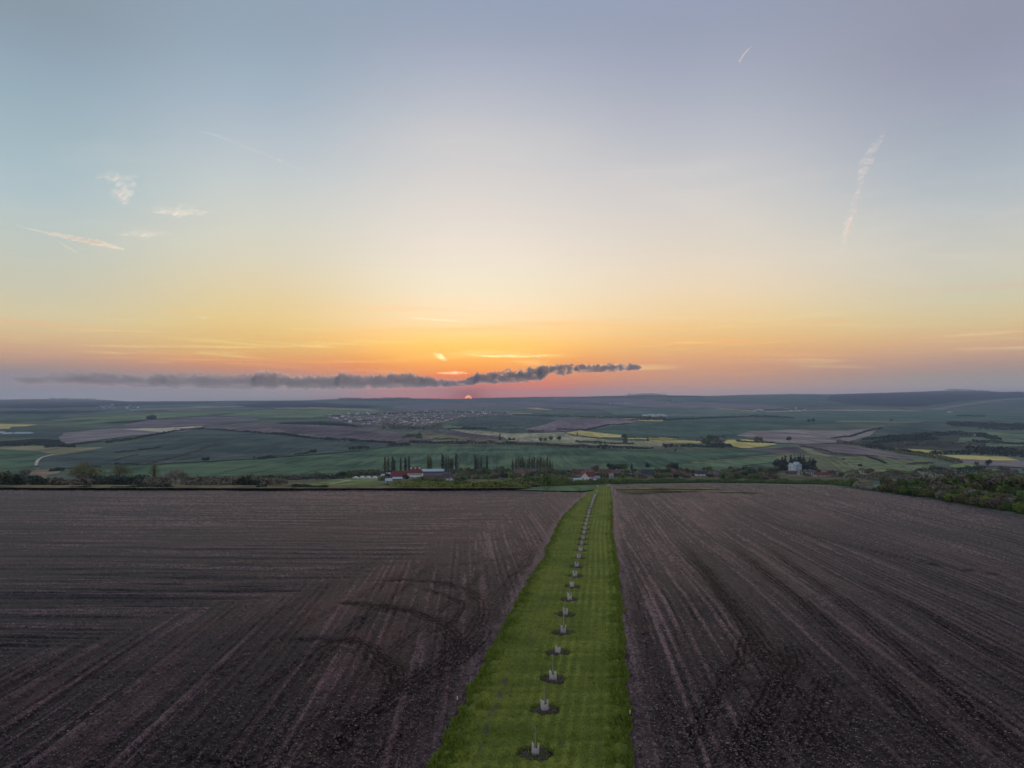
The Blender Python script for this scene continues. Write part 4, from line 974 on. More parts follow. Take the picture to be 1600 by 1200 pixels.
for i, (sx, sy) in enumerate(sap_xy):
    zp = fgz(sy) + (0.05 if sy < 260 else 0.2)
    r = make_sapling(i, (sx, sy, zp), i < 12)
    if i < 29:
        lab = f'sapling in a white guard, {ORDN[i]} from the front along the grass strip'
        if i in SAP_EXTRA: lab = f'sapling in white guard {SAP_EXTRA[i]}, {ORDN[i]} from front'
    else: lab = ['white guarded sapling at the far left corner of the grass strip', 'white guarded sapling at the far end of the strip, right of two', 'white guarded sapling in the far right corner of the strip'][i - 29]
    tag(r, lab, 'sapling', 'saplings planted in a row down the grass strip')
    if sy < 260:
        # dug soil in the pit
        n1, n2 = 7, 22
        V = [(sx, sy, fgz(sy) + 0.02)]; Fc = []
        for a in range(1, n1 + 1):
            for q in range(n2):
                an = 2 * math.pi * q / n2; rr = 1.18 * a / n1 * (0.86 + 0.3 * float(vnoise(q * 0.45 + i, i * 3.1, 3)))
                x, y = sx + rr * math.cos(an) * 1.05, sy + rr * math.sin(an)
                lump = 0.14 * float(vnoise(x * 3.3, y * 3.3, 19)) + (0.10 if 0.45 < a / n1 < 0.8 and math.sin(an + i) > 0 else 0)
                V.append((x, y, fgz(y) + (0.02 if a < n1 else -0.12) + lump))
        for q in range(n2): Fc.append((0, 1 + q, 1 + (q + 1) % n2))
        for a in range(n1 - 1):
            for q in range(n2):
                b0 = 1 + a * n2 + q; b1 = 1 + a * n2 + (q + 1) % n2
                Fc.append((b0, b0 + n2, b1 + n2, b1))
        mb = MB(); mb.v = V; mb.f = Fc
        tag(mb.build('planting_pit', M_dirt, None, True), kind='structure')

# marker poles along the strip
def pole(x, y, h, tip, mat, label, r=0.035):
    vx, vy = virt(x, y); d = float(27742.0 / (vy - 667.9)); X0 = float((vx - 800) / F * d)
    root = empty('marker_pole', (X0, d, fgz(d)))
    MB().tube([(0, 0, 0), (0.02, 0, h * 0.86)], r, 6).build('shaft', mat, root)
    MB().tube([(0.02, 0, h * 0.86), (0.025, 0, h)], r * 1.25, 6).build('tip', tip, root)
    MB().box((0.02, -r, h * 0.80), (r * 3.4, 0.02, 0.10)).build('clip', mat, root)
    return tag(root, label, 'pole', 'marker poles along the grass strip')
pole(714, 1127, 2.2, M_white, M_rust, 'rusty brown pole with white tip on the strip\'s left border', 0.035)
pole(984, 1145, 1.9, M_white, M_rust, 'rusty brown pole with white tip on the strip\'s right border', 0.035)
pole(870.5, 817, 2.6, M_red, M_red, 'orange red pole at the strip\'s left border among rubble', 0.07)
pole(957.5, 821, 2.6, M_rust, M_red, 'orange red pole on the strip\'s right border, nearer one', 0.07)
pole(906, 776, 3.0, M_rust, M_rust, 'thin dark pole at the left border near the strip\'s far end', 0.07)
pole(958.5, 774, 3.4, M_red, M_red, 'orange red pole on the right border near the strip\'s far end', 0.07)

# ------------------------------------------------------------------ vegetation
def quads_from(P, Nn, size, rng, elong=1.0):
    n = len(P)
    r = rng.normal(size=(n, 3)); Nn = Nn + 0.9 * r / np.linalg.norm(r, axis=1, keepdims=True)
    Nn /= np.linalg.norm(Nn, axis=1, keepdims=True)
    q = rng.normal(size=(n, 3)); a = np.cross(Nn, q); a /= np.linalg.norm(a, axis=1, keepdims=True); b = np.cross(Nn, a)
    s = size * rng.uniform(0.6, 1.4, (n, 1))
    a = a * s; b = b * s * elong
    v = np.stack([P - a - 0.3 * b, P + 0.2 * a - b, P + a + 0.2 * b, P - 0.1 * a + b], 1).reshape(-1, 3)
    f = np.arange(n * 4).reshape(n, 4)
    return v, f
def crown_mesh(name, lobes, n, size, rng, shell=0.45, elong=1.0):
    w = np.array([l[3] ** 2 for l in lobes]); w = w / w.sum()
    pick = rng.choice(len(lobes), n, p=w)
    L = np.array([l[:3] for l in lobes])[pick]; R = np.array([[l[3], l[3], l[4]] for l in lobes])[pick]
    dr = rng.normal(size=(n, 3)); dr /= np.linalg.norm(dr, axis=1, keepdims=True)
    rad = 1 - shell * rng.uniform(0, 1, (n, 1)) ** 1.5
    rad = rad * (0.82 + 0.32 * vnoise(dr[:, 0] * 3 + pick, dr[:, 1] * 3 + dr[:, 2] * 2, 3))[:, None]
    P = L + dr * R * rad
    v, f = quads_from(P, dr, size, rng, elong)
    return mesh_np(name, v, f)
def trunk_mb(h, r, limbs, rng, spread=0.25):
    b = MB(); b.tube([(0, 0, -0.04), (0.01, 0, h * 0.5), (0.0, 0.01, h)], [r, r * 0.75, r * 0.45], 6)
    for k in range(limbs):
        a = rng.uniform(0, 6.28); z0 = h * rng.uniform(0.5, 0.95)
        b.tube([(0, 0, z0), (math.cos(a) * spread * 0.5, math.sin(a) * spread * 0.5, z0 + spread * 0.6), (math.cos(a) * spread, math.sin(a) * spread, z0 + spread * 1.1)], [r * 0.45, r * 0.3, r * 0.12], 4)
    return b
C = {
 'green': leafmat('leaf_green', (0.05, 0.08, 0.022), (0.13, 0.175, 0.05), 0.2, 0.35),
 'fresh': leafmat('leaf_fresh', (0.11, 0.15, 0.03), (0.23, 0.265, 0.07), 0.25, 0.35),
 'olive': leafmat('leaf_olive', (0.11, 0.115, 0.045), (0.2, 0.19, 0.08), 0.25, 0.35),
 'brown': leafmat('twigs_brown', (0.1, 0.08, 0.062), (0.18, 0.148, 0.11), 0.1, 0.4),
 'grey': leafmat('twigs_grey', (0.19, 0.175, 0.15), (0.28, 0.26, 0.22), 0.1, 0.4),
 'dark': leafmat('needles_dark', (0.022, 0.032, 0.022), (0.06, 0.078, 0.045), 0.1, 0.5),
 'poplar': leafmat('leaf_poplar', (0.05, 0.062, 0.04), (0.115, 0.125, 0.07), 0.2, 0.4)}
M_bark = plain('bark', (0.10, 0.08, 0.065), 0.95, 0.4, 2)
PROTO = {}
def proto(kind, color, hi=False, var=0):
    key = (kind, color, hi, var)
    if key in PROTO: return PROTO[key]
    rng = np.random.default_rng(abs(hash((kind, hi, var))) % 9999 if False else (sum(map(ord, kind + color)) * 7 + var * 31 + hi))
    n = 900 if hi else 260
    if kind == 'round':
        lob = [(0, 0, 0.62, 0.30, 0.30)] + [(math.cos(a) * 0.2, math.sin(a) * 0.2, 0.5 + rng.uniform(-0.12, 0.25), rng.uniform(0.14, 0.24), rng.uniform(0.14, 0.22)) for a in rng.uniform(0, 6.28, 7)]
        cm = crown_mesh('crown', lob, n, 0.038 if hi else 0.062, rng); tb = trunk_mb(0.45, 0.03, 4, rng)
    elif kind == 'bush':
        lob = [(rng.uniform(-.35, .35), rng.uniform(-.3, .3), rng.uniform(0.3, 0.5), rng.uniform(0.28, 0.42), rng.uniform(0.32, 0.48)) for _ in range(7)]
        cm = crown_mesh('crown', lob, n, 0.055 if hi else 0.09, rng); tb = trunk_mb(0.35, 0.04, 3, rng, 0.3)
    elif kind == 'poplar':
        lob = [(rng.uniform(-.012, .012), 0, z, 0.075 * (1 - 0.55 * abs(z - 0.5) / 0.5), 0.12) for z in np.linspace(0.16, 0.93, 9)]
        cm = crown_mesh('crown', lob, n, 0.020 if hi else 0.026, rng, 0.6, 1.6); tb = trunk_mb(0.85, 0.014, 3, rng, 0.05)
    elif kind == 'conifer':
        lob = [(0, 0, z, 0.20 * (1.02 - z), 0.07) for z in np.linspace(0.1, 0.97, 10)]
        cm = crown_mesh('crown', lob, n, 0.045, rng, 0.6); tb = trunk_mb(0.9, 0.02, 2, rng, 0.05)
    else:   # bare: a haze of fine upward twigs
        m = n
        az = rng.uniform(0, 6.28, m); el = rng.uniform(0.25, 1.45, m); rr = 0.18 + 0.34 * rng.uniform(0.2, 1, m) ** 0.6
        P = np.stack([np.cos(az) * np.cos(el) * rr, np.sin(az) * np.cos(el) * rr, 0.35 + np.sin(el) * rr * 1.15], 1)
        D = P - np.array([0, 0, 0.28]); D /= np.linalg.norm(D, axis=1, keepdims=True)
        sdv = np.cross(D, rng.normal(size=(m, 3))); sdv /= np.linalg.norm(sdv, axis=1, keepdims=True)
        L = 0.10; wd = 0.0065
        v = np.stack([P - D * L - sdv * wd, P - D * L + sdv * wd, P + D * L + sdv * wd * 0.6, P + D * L - sdv * wd * 0.6], 1).reshape(-1, 3)
        cm = mesh_np('crown', v, np.arange(m * 4).reshape(m, 4)); tb = trunk_mb(0.5, 0.026, 7, rng, 0.28)
    cm.materials.append(C['poplar' if (kind == 'poplar' and color == 'dark') else color]); tm = tb.mesh('trunk'); tm.materials.append(M_bark)
    PROTO[key] = (cm, tm)
    return PROTO[key]

NAMES = {'round': 'broadleaf_tree', 'bush': 'bush', 'poplar': 'poplar_tree', 'conifer': 'conifer_tree', 'bare': 'bare_tree'}
CATS = {'round': 'tree', 'bush': 'bush', 'poplar': 'poplar', 'conifer': 'conifer', 'bare': 'tree'}
ADJ = {'green': 'dark green', 'fresh': 'fresh green', 'olive': 'olive brown', 'brown': 'brown leafless', 'grey': 'pale grey leafless', 'dark': 'blackish green', 'poplar': 'slender dark'}
KW = {'round': 'round tree', 'bush': 'bush', 'poplar': 'poplar', 'conifer': 'conifer', 'bare': 'bare tree'}
PLANTS = []     # (root, px, kind, colour, where)
def plant(x, y, h, kind, color, where, w=1.0, hi=False, loc=None):
    """a tree whose foot stands on the ground seen at photo pixel x, y; h in metres"""
    p = loc if loc is not None else at(x, y)
    cm, tm = proto(kind, color, hi, random.randrange(3))
    root = empty(NAMES[kind], (p[0], p[1], p[2] - 0.02 * h), random.uniform(0, 6.28))
    root.scale = (h * w, h * w, h)
    obj('crown', cm, None, root); obj('trunk', tm, None, root)
    PLANTS.append((root, x, kind, color, where))
    return root

# rows of poplars and single trees in the village valley
R = random.Random(5)
for x, h, c in [(601.5, 27, 'olive'), (606.5, 27, 'olive'), (613, 27, 'poplar'), (616, 24, 'poplar')]: plant(x, 741, h, 'poplar', c, 'left of the red barn roof', 1.1)
for x, h, c in [(626, 24, 'dark'), (633, 24, 'dark'), (639, 26, 'dark'), (634.5, 22, 'poplar')]: plant(x, 740, h, 'poplar', c, 'just behind the white manor')
plant(668.5, 739, 29, 'poplar', 'fresh', 'behind the pale metal barn'); plant(672.5, 739, 27, 'poplar', 'olive', 'behind the pale metal barn', 1.6)
for x, h, c in [(691, 30, 'dark'), (693, 26, 'poplar'), (697, 25, 'poplar'), (700.5, 26, 'olive'), (704, 24, 'poplar'), (707, 23, 'poplar'), (712.5, 30, 'dark'), (715, 30, 'grey')]:
    plant(x, 739.5, h, 'poplar', c, 'right of the pale metal barn')
for x, h, c in [(742.5, 28, 'dark'), (748, 24, 'olive'), (752, 26, 'poplar'), (761, 27, 'dark'), (745, 22, 'poplar')]: plant(x, 740, h, 'poplar', c, 'between farm and village')
for i in range(26):
    x = 800 + i * 2.55 + R.uniform(-0.8, 0.8)
    plant(x, 737, R.uniform(20, 27) * (0.8 if i < 4 or i > 22 else 1), 'poplar', R.choice(['olive', 'poplar', 'brown', 'olive', 'brown']), 'above the village roofs', 0.85)
# village trees
for x, y, h, k, c in [(720, 741, 11, 'round', 'dark'), (730, 742, 12, 'round', 'green'), (738, 742, 12, 'bush', 'green'), (755, 742, 14, 'round', 'green'), (764, 743, 11, 'round', 'green'), (775, 744, 14, 'round', 'brown'), (783, 743, 15, 'round', 'green'),
                      (792, 745, 13, 'round', 'green'), (770, 749, 9, 'bush', 'olive'), (760, 750, 8, 'bush', 'fresh'), (744, 750, 8, 'bush', 'olive'), (730, 750, 8, 'bush', 'green'), (786, 751, 12, 'round', 'dark'), (796, 748, 10, 'bush', 'fresh'),
                      (803, 748, 9, 'bush', 'olive'), (812, 747, 9, 'bush', 'olive'), (822, 748, 8, 'bush', 'green'), (833, 748, 11, 'round', 'green'), (842, 748, 12, 'round', 'olive'), (850, 748, 14, 'round', 'olive'), (860, 747, 14, 'round', 'green'),
                      (870, 746, 13, 'round', 'olive'), (880, 747, 12, 'round', 'green'), (889, 745, 10, 'round', 'dark'), (866, 750, 9, 'bush', 'fresh'), (880, 751, 8, 'bush', 'olive'), (897, 741, 9, 'round', 'green'), (932, 738, 12, 'round', 'brown'),
                      (928, 737, 11, 'round', 'olive'), (944, 747, 9, 'bush', 'green'), (951, 748, 9, 'bush', 'olive'), (953, 737, 14, 'round', 'dark'), (958, 737, 14, 'round', 'dark'), (964, 736, 13, 'round', 'dark'), (970, 737, 14, 'round', 'green'),
                      (976, 737, 14, 'round', 'green'), (987, 738, 16, 'conifer', 'dark'), (980, 743, 11, 'round', 'olive'), (990, 743, 12, 'round', 'green'), (1000, 743, 10, 'round', 'olive'), (1013, 734, 12, 'round', 'dark'), (1027, 742, 11, 'round', 'olive'),
                      (1036, 742, 10, 'round', 'green'), (1044, 742, 12, 'round', 'green'), (1052, 735, 15, 'round', 'dark'), (1058, 735, 16, 'conifer', 'dark'), (1046, 735, 14, 'round', 'brown'), (1063, 742, 12, 'round', 'green'), (1072, 742, 11, 'round', 'dark'),
                      (1082, 742, 9, 'round', 'green'), (1108, 738, 11, 'round', 'fresh'), (1100, 738, 10, 'bush', 'green'), (1142, 740, 12, 'round', 'brown'), (1148, 743, 12, 'round', 'olive'), (1134, 744, 10, 'bush', 'olive'), (1156, 744, 13, 'round', 'brown'),
                      (1165, 742, 15, 'round', 'dark'), (1172, 744, 15, 'round', 'green'), (1180, 745, 14, 'round', 'brown'), (1188, 744, 15, 'round', 'green'), (1196, 745, 14, 'round', 'olive'), (1204, 745, 15, 'round', 'green'), (1211, 742, 14, 'round', 'brown'),
                      (1128, 748, 8, 'bush', 'fresh'), (1140, 750, 8, 'bush', 'olive'), (1152, 750, 9, 'bush', 'green'), (1168, 750, 8, 'bush', 'olive'), (1180, 751, 8, 'bush', 'green'), (1196, 751, 8, 'bush', 'brown'), (1212, 750, 8, 'bush', 'olive')]:
    wh = 'between farm and village' if x < 800 else 'among the first roofs' if x < 900 else 'behind the grass strip end' if x < 1000 else 'right of the dark house' if x < 1130 else 'left of the white hill house'
    plant(x, y, h, k, c, wh, 1.15)
RV = random.Random(77)
for i in range(46):
    x = 955 + i * 5.6 + RV.uniform(-2, 2)
    if 1003 < x < 1022 or 1088 < x < 1104: continue
    wh = 'by the end hedge' if x < 1030 else 'behind the right hedge' if x < 1130 else 'in the copse behind the right hedge'
    plant(x, 747 + RV.uniform(-2, 3), RV.uniform(5.5, 9.5) * (1.25 if x > 1130 else 1), RV.choice(['round', 'bush', 'round']), RV.choice(['olive', 'green', 'dark', 'brown', 'green']), wh, 1.25)
for i in range(34):
    x = 712 + i * 7.3 + RV.uniform(-2.5, 2.5)
    if 803 < x < 850 or 903 < x < 936: continue
    plant(x, 745 + RV.uniform(-3, 5), RV.uniform(6.5, 11), RV.choice(['round', 'bush', 'round', 'bare']), RV.choice(['olive', 'green', 'brown', 'olive']), 'in the farm and village gardens', 1.3)
# farm garden trees
for x, y, h, k, c in [(598, 752, 7, 'bush', 'olive'), (605, 748, 8, 'round', 'dark'), (634, 751, 8, 'round', 'dark'), (660, 753, 7, 'bush', 'green'), (668, 753, 7, 'bush', 'olive'), (676, 753, 6, 'bush', 'fresh'), (684, 754, 7, 'bush', 'green'),
                      (692, 755, 6, 'bush', 'olive'), (652, 754, 6, 'bush', 'fresh'), (643, 756, 5, 'bush', 'olive'), (714, 752, 7, 'bush', 'olive'), (722, 752, 8, 'bush', 'green'), (706, 744, 8, 'round', 'green')]:
    plant(x, y, h, k, c, 'below the white manor', 1.2)
# round the white house on the hill
for x, y, h, k, c in [(1216, 735, 20, 'round', 'dark'), (1222, 733, 24, 'conifer', 'dark'), (1227, 733, 26, 'conifer', 'dark'), (1226, 735, 17, 'round', 'dark'), (1236, 731, 25, 'conifer', 'dark'), (1242, 730, 24, 'conifer', 'dark'), (1247, 730, 24, 'conifer', 'dark'), (1251, 730, 26, 'conifer', 'dark'),
                      (1256, 731, 25, 'conifer', 'dark'), (1257, 735, 17, 'round', 'dark'), (1261, 735, 15, 'round', 'dark'), (1266, 734, 25, 'conifer', 'brown'), (1271, 734, 24, 'conifer', 'brown'), (1268, 734, 18, 'round', 'dark'), (1226, 737, 14, 'round', 'dark'),
                      (1254, 743, 9, 'bush', 'brown'), (1262, 746, 7, 'bush', 'olive'), (1280, 741, 8, 'bush', 'dark'), (1290, 743, 8, 'bush', 'brown'), (1299, 741, 8, 'bush', 'brown')]:
    plant(x, y, h, k, c, 'around the white hill house', 1.2)
# wood of the right valley, one tree after another
RW = random.Random(21)
for x, y in [(1302 + i * 7.5 + RW.uniform(-2, 2), 743 + RW.uniform(-3, 6) + (i > 9) * 2) for i in range(22)]:
    plant(x, y, RW.uniform(8, 12), RW.choice(['round', 'round', 'bush', 'bare']), RW.choice(['brown', 'olive', 'brown', 'green']), 'under the right vineyard slope', 1.35)
for k in range(100):
    x = RW.uniform(1440, 1640); y = 733 + RW.uniform(0, 1) ** 0.8 * 42 + max(0, (x - 1500)) * 0.03
    if 1488 < x < 1528 and y > 753: y = 768 + RW.uniform(0, 6)
    plant(x, y, RW.uniform(7, 12) * (0.8 if y > 765 else 1), RW.choice(['round', 'round', 'bush']), RW.choice(['green', 'brown', 'olive', 'olive', 'grey', 'brown']), 'in the far right wood', 1.35)
# tall uneven hedge down the right edge of the field
hx = 1368.0
while hx < 1680:
    ye = float(np.interp(hx, EDGE[:, 0], EDGE[:, 1]))
    for row in range(2):
        x = hx + RW.uniform(-3, 3)
        vx, vy = virt(x, ye - 1.0); d = 27742.0 / (vy - 667.9) + 3.5 + row * 6 + RW.uniform(-1, 1)
        X0 = (vx - 800) / F * d * 1.01 + (1.5 if row else 0.5)
        z0 = float(gz(np.array([X0]), np.array([d]))[0])
        plant(x, ye, RW.uniform(2.2, 4.6) + row * 1.8, 'bush' if row == 0 else RW.choice(['round', 'bush', 'round']), RW.choice(['fresh', 'green', 'olive', 'olive', 'grey', 'brown']), 'along the right field edge', RW.uniform(0.95, 1.3), True, (X0, d, z0))
    hx += 6.5 + (hx - 1368) * 0.012
# left valley: single trees behind the field
for x, y, h, k, c, w in [(6, 757, 13, 'bush', 'olive', 1), (13, 756, 14, 'conifer', 'dark', 1.3), (20, 757, 11, 'bush', 'olive', 1), (2, 760, 8, 'bush', 'dark', 1.4), (14, 761, 8, 'bush', 'dark', 1.4), (38, 744, 12, 'bush', 'brown', 1), (42, 742, 8, 'bush', 'dark', 1.2),
                      (60, 760, 6, 'bush', 'dark', 1.6), (74, 760, 6, 'bush', 'dark', 1.6), (90, 761, 6, 'bush', 'brown', 1.5), (84, 737, 7, 'bush', 'dark', 1.6), (94, 736, 7, 'bush', 'dark', 1.6),
                      (122, 758, 16, 'bare', 'olive', 1), (132, 758, 19, 'bare', 'olive', 1.15), (142, 758, 16, 'bush', 'olive', .9), (128, 760, 9, 'bush', 'brown', 1.3), (152, 759, 9, 'bush', 'dark', 1.4), (163, 759, 8, 'bush', 'brown', 1.4), (112, 761, 5, 'bush', 'brown', 1.5),
                      (186, 757, 18, 'bare', 'olive', 1.0), (193, 757, 17, 'bare', 'olive', 1), (180, 760, 8, 'bush', 'dark', 1.5), (204, 760, 8, 'bush', 'dark', 1.4), (216, 760, 7, 'bush', 'brown', 1.5), (240.5, 757, 19, 'bare', 'olive', 0.55), (241, 757, 17, 'poplar', 'olive', 1.2),
                      (252, 758, 9, 'bush', 'brown', 1.3), (264, 758, 11, 'bare', 'grey', 1.2), (275, 758, 14, 'bare', 'grey', 1.2), (285, 758, 11, 'bare', 'brown', 1.2), (298, 759, 9, 'bush', 'brown', 1.3), (310, 759, 8, 'bush', 'brown', 1.3), (322, 759, 7, 'bush', 'brown', 1.4),
                      (338, 760, 6, 'bush', 'olive', 1.4), (352, 760, 6, 'bush', 'brown', 1.4), (364, 760, 6, 'bush', 'brown', 1.4), (386, 761, 7, 'bush', 'dark', .8), (392, 760, 9, 'bare', 'brown', 1), (399, 761, 5, 'bush', 'dark', 1.0),
                      (494, 748, 10, 'bare', 'brown', 1.2), (505, 748, 6, 'bush', 'dark', 1.1), (530, 748, 10, 'round', 'dark', 1.5), (536, 748, 10, 'round', 'dark', 1.4), (522, 749, 7, 'bush', 'dark', 1.2)]:
    wh = 'at the far left' if x < 110 else 'in the left scrub' if x < 300 else 'beyond the left field' if x < 450 else 'above the gardens'
    plant(x, y, h, k, c, wh, w)
for i in range(22):
    x = 404 + i * 5 + R.uniform(-1.5, 1.5); plant(x, 752 - i * 0.25 + R.uniform(-1.5, 1.5), R.uniform(5, 8), 'bush', R.choice(['brown', 'dark', 'green', 'brown']), 'left of the gardens', 1.4)
for i in range(16):
    x = 545 + i * 4 + R.uniform(-1, 1); plant(x, 743, R.uniform(6, 10), 'bush', R.choice(['brown', 'olive', 'green']), 'behind the white tunnels', 1.4)
# trees standing alone out in the fields
for x, y, h, k, c, wh in [(318.7, 721.8, 10, 'round', 'dark', 'on the left green hill'), (324.5, 721.8, 11, 'round', 'dark', 'on the left green hill'), (397, 717.5, 7, 'round', 'dark', 'alone on the left hill crest'),
                      (486, 708.6, 10, 'round', 'dark', 'at the hill crest'), (489.5, 708.5, 9, 'round', 'dark', 'at the hill crest'), (492.5, 708.3, 11, 'round', 'dark', 'at the hill crest'),
                      (781, 688, 24, 'conifer', 'dark', 'by the pale field beyond the hill'), (796, 690, 14, 'round', 'dark', 'by the pale field beyond the hill'), (802, 690, 13, 'round', 'dark', 'by the pale field beyond the hill'),
                      (1055, 706, 7, 'round', 'dark', 'alone on the green hill behind the village'), (845, 691, 16, 'round', 'green', 'left of the rapeseed'), (852, 691, 15, 'round', 'green', 'left of the rapeseed'),
                      (861, 690, 18, 'round', 'green', 'left of the rapeseed'), (873, 690, 18, 'round', 'dark', 'left of the rapeseed'), (902, 680, 14, 'conifer', 'dark', 'in the middle rapeseed field'), (1012, 690, 20, 'conifer', 'green', 'between the rapeseed strips'),
                      (977, 694, 18, 'round', 'green', 'between the rapeseed strips'), (975, 686, 18, 'round', 'green', 'between the rapeseed strips'), (1049, 700, 14, 'round', 'dark', 'on the crest behind the village'), (1041, 701, 12, 'round', 'dark', 'on the crest behind the village'),
                      (1109, 692, 26, 'round', 'green', 'left of the right rapeseed field'), (1118, 692, 24, 'round', 'brown', 'left of the right rapeseed field'), (1131, 691, 22, 'bare', 'brown', 'left of the right rapeseed field'), (1103, 693, 20, 'bush', 'green', 'left of the right rapeseed field'),
                      (1182, 691, 18, 'round', 'brown', 'right of the right rapeseed field'), (1188, 691, 16, 'round', 'brown', 'right of the right rapeseed field'), (1233, 691, 18, 'round', 'green', 'on the bare slope above the white house'),
                      (1545, 729, 14, 'round', 'dark', 'on the pale field at the far right'), (1526, 728, 9, 'round', 'olive', 'on the pale field at the far right'), (1264, 661, 22, 'round', 'dark', 'out on the far right green field'), (1270, 661, 24, 'round', 'dark', 'out on the far right green field'),
                      (1393, 659, 16, 'round', 'dark', 'alone on the far right ridge'), (234, 655.5, 30, 'bush', 'dark', 'on the far left knoll'), (238, 655.5, 30, 'bush', 'dark', 'on the far left knoll'), (1318, 719, 5, 'bush', 'dark', 'on the vineyard slope'), (1343, 729, 6, 'bush', 'dark', 'on the vineyard slope')]:
    plant(x, y, h, k, c, wh, 1.15)

# label every plant so that it can be found from its neighbours
from collections import defaultdict
bk = defaultdict(list)
for r_, x, k, c, wh in PLANTS: bk[(k, c, wh)].append((x, r_))
for (k, c, wh), L in bk.items():
    L.sort(key=lambda t: t[0])
    for i, (x, r_) in enumerate(L):
        lab = f'{ADJ[c]} {KW[k]} {wh}'
        if len(L) > 1: lab = f'{ORDN[min(i, 49)]} {ADJ[c]} {KW[k]} from the left {wh}' if len(L) > 2 else f'{("left", "right")[i]} one of two {ADJ[c]} {KW[k]}s {wh}'
        tag(r_, lab.replace('slender dark poplar', 'slender poplar'), CATS[k], f'{KW[k]}s {wh}')

# hedges and bands of scrub: leafy runs that follow the ground
def hedge(pts, h, w, color, label, dens=1.0, quad=None, far=True, cat='hedge', name='hedge', gaps=0.35, gap_scale=6.0):
    p = dense(pts, 2.0, 0.0, closed=False)
    vx, d = project(p[:, 0], p[:, 1])
    P = np.stack([(vx - 800) / F * d, d], 1)
    seg = np.linalg.norm(np.diff(P, axis=0), axis=1); S = np.concatenate([[0], np.cumsum(seg)])
    q = quad or max(0.22 * h, d.mean() * 0.0007)
    n = int(min(16000, max(60, dens * S[-1] * (h + w) / (q * q) * 0.55)))
    s = RNG.uniform(0, S[-1], n)
    hn = vnoise(s / (gap_scale * h / 3), s * 0 + len(pts) + pts[0][0], 8)
    keep = hn > gaps * RNG.uniform(0.5, 1.0, n)
    s = s[keep]; hn = hn[keep]; n = len(s)
    cx, cy = np.interp(s, S, P[:, 0]), np.interp(s, S, P[:, 1])
    hh_ = h * (0.45 + 0.75 * hn)
    th = RNG.uniform(0, math.pi, n); rr = RNG.uniform(0.75, 1.05, n)
    # across-track offset
    ti = np.clip(np.searchsorted(S, s) - 1, 0, len(seg) - 1)
    tdir = (P[ti + 1] - P[ti]) / np.maximum(seg[ti, None], 1e-6)
    offc = np.cos(th) * rr * w / 2
    X0 = cx - tdir[:, 1] * offc + RNG.normal(0, q * 0.4, n); Y0 = cy + tdir[:, 0] * offc
    Z0 = gz(X0, Y0) + 0.5 * (d.mean() > 400) + np.sin(th) ** 0.7 * rr * hh_ * 0.95
    nrm = np.stack([-tdir[:, 1] * np.cos(th), tdir[:, 0] * np.cos(th), np.sin(th) + 0.2], 1)
    v, f = quads_from(np.stack([X0, Y0, Z0], 1), nrm, q, RNG)
    cen = np.array([cx.mean(), cy.mean(), Z0.min()])
    me = mesh_np(name, v - cen, f)
    o = obj(name, me, C[color]); o.location = cen
    return tag(o, label, cat)
# the clipped-looking hedge that closes the foreground fields
hedge([(612, 763.5), (650, 764), (700, 764.3), (740, 764.5), (800, 764), (827, 763)], 3.6, 4.5, 'fresh', 'long bushy green hedge closing the far end of the left ploughed field', 1.0, 0.32, gaps=0.1)
hedge([(690, 763.5), (740, 763.8), (800, 763.2), (829, 762.5)], 4.2, 4.0, 'green', 'darker taller hedge behind the bushy hedge at the left field end', 1.0, 0.34, gaps=0.1)
hedge([(827, 763), (850, 761.2), (880, 759.8), (915, 758.6), (948, 757.6)], 4.0, 4.5, 'green', 'dark green hedge behind the young crop and grass strip end', 1.1, 0.32, gaps=0.05)
hedge([(850, 760), (890, 758.6), (948, 757)], 3.6, 3.0, 'fresh', 'lighter leafy hedge top behind the dark hedge at the strip end', 0.9, 0.32, gaps=0.1)
hedge([(953, 757.3), (1010, 755.7), (1060, 754.8), (1100, 754.4), (1160, 755.3), (1230, 756.3)], 4.2, 4.5, 'green', 'dense dark green hedge at the far end of the right ploughed field', 1.1, 0.32, gaps=0.05)
hedge([(955, 756.5), (1000, 755), (1060, 754)], 5.0, 3.5, 'fresh', 'brighter leafy hedge just right of the grass strip end', 1.0, 0.32, gaps=0.1)
hedge([(1230, 756.3), (1300, 758), (1336, 761)], 3.8, 4.5, 'green', 'low dark hedge ending at the brushwood heap, right field', 1.1, 0.32, gaps=0.05)
hedge([(1225, 755), (1290, 756), (1340, 759)], 3.8, 4.0, 'olive', 'olive scrub behind the low hedge of the right field', 0.9, 0.34, gaps=0.2)
hedge([(1336, 761), (1352, 763.5), (1367, 766.5)], 2.4, 2.5, 'grey', 'pale heap of cut brushwood at the right field corner', 1.2, 0.22, cat='brushwood', name='brushwood_heap', gaps=0.05)
hedge([(176, 764.3), (200, 764.2), (230, 764.2), (268, 764.3)], 2.2, 4.0, 'dark', 'low dark hedge at the far end of the left field, between two gaps', 1.2, 0.3, gaps=0.05)
hedge([(108, 764.2), (120, 764), (138, 764.2)], 2.2, 3.0, 'dark', 'short dark hedge left of the low hedge beyond the left field', 1.2, 0.3, gaps=0.05)
hedge([(400, 764.4), (416, 764.2)], 2.0, 3.0, 'dark', 'small dark bush clump at the end of the left field', 1.2, 0.3, gaps=0.05, cat='bush')
hedge([(456, 764.6), (475, 764.5), (512, 764.8)], 2.4, 3.5, 'dark', 'rounded dark bushes at the end of the left field below the gardens', 1.2, 0.3, gaps=0.05, cat='bush')
hedge([(430, 764.5), (560, 765), (612, 764)], 1.0, 3.0, 'olive', 'thin ragged weeds along the left field edge', 1.2, 0.25, gaps=0.2)
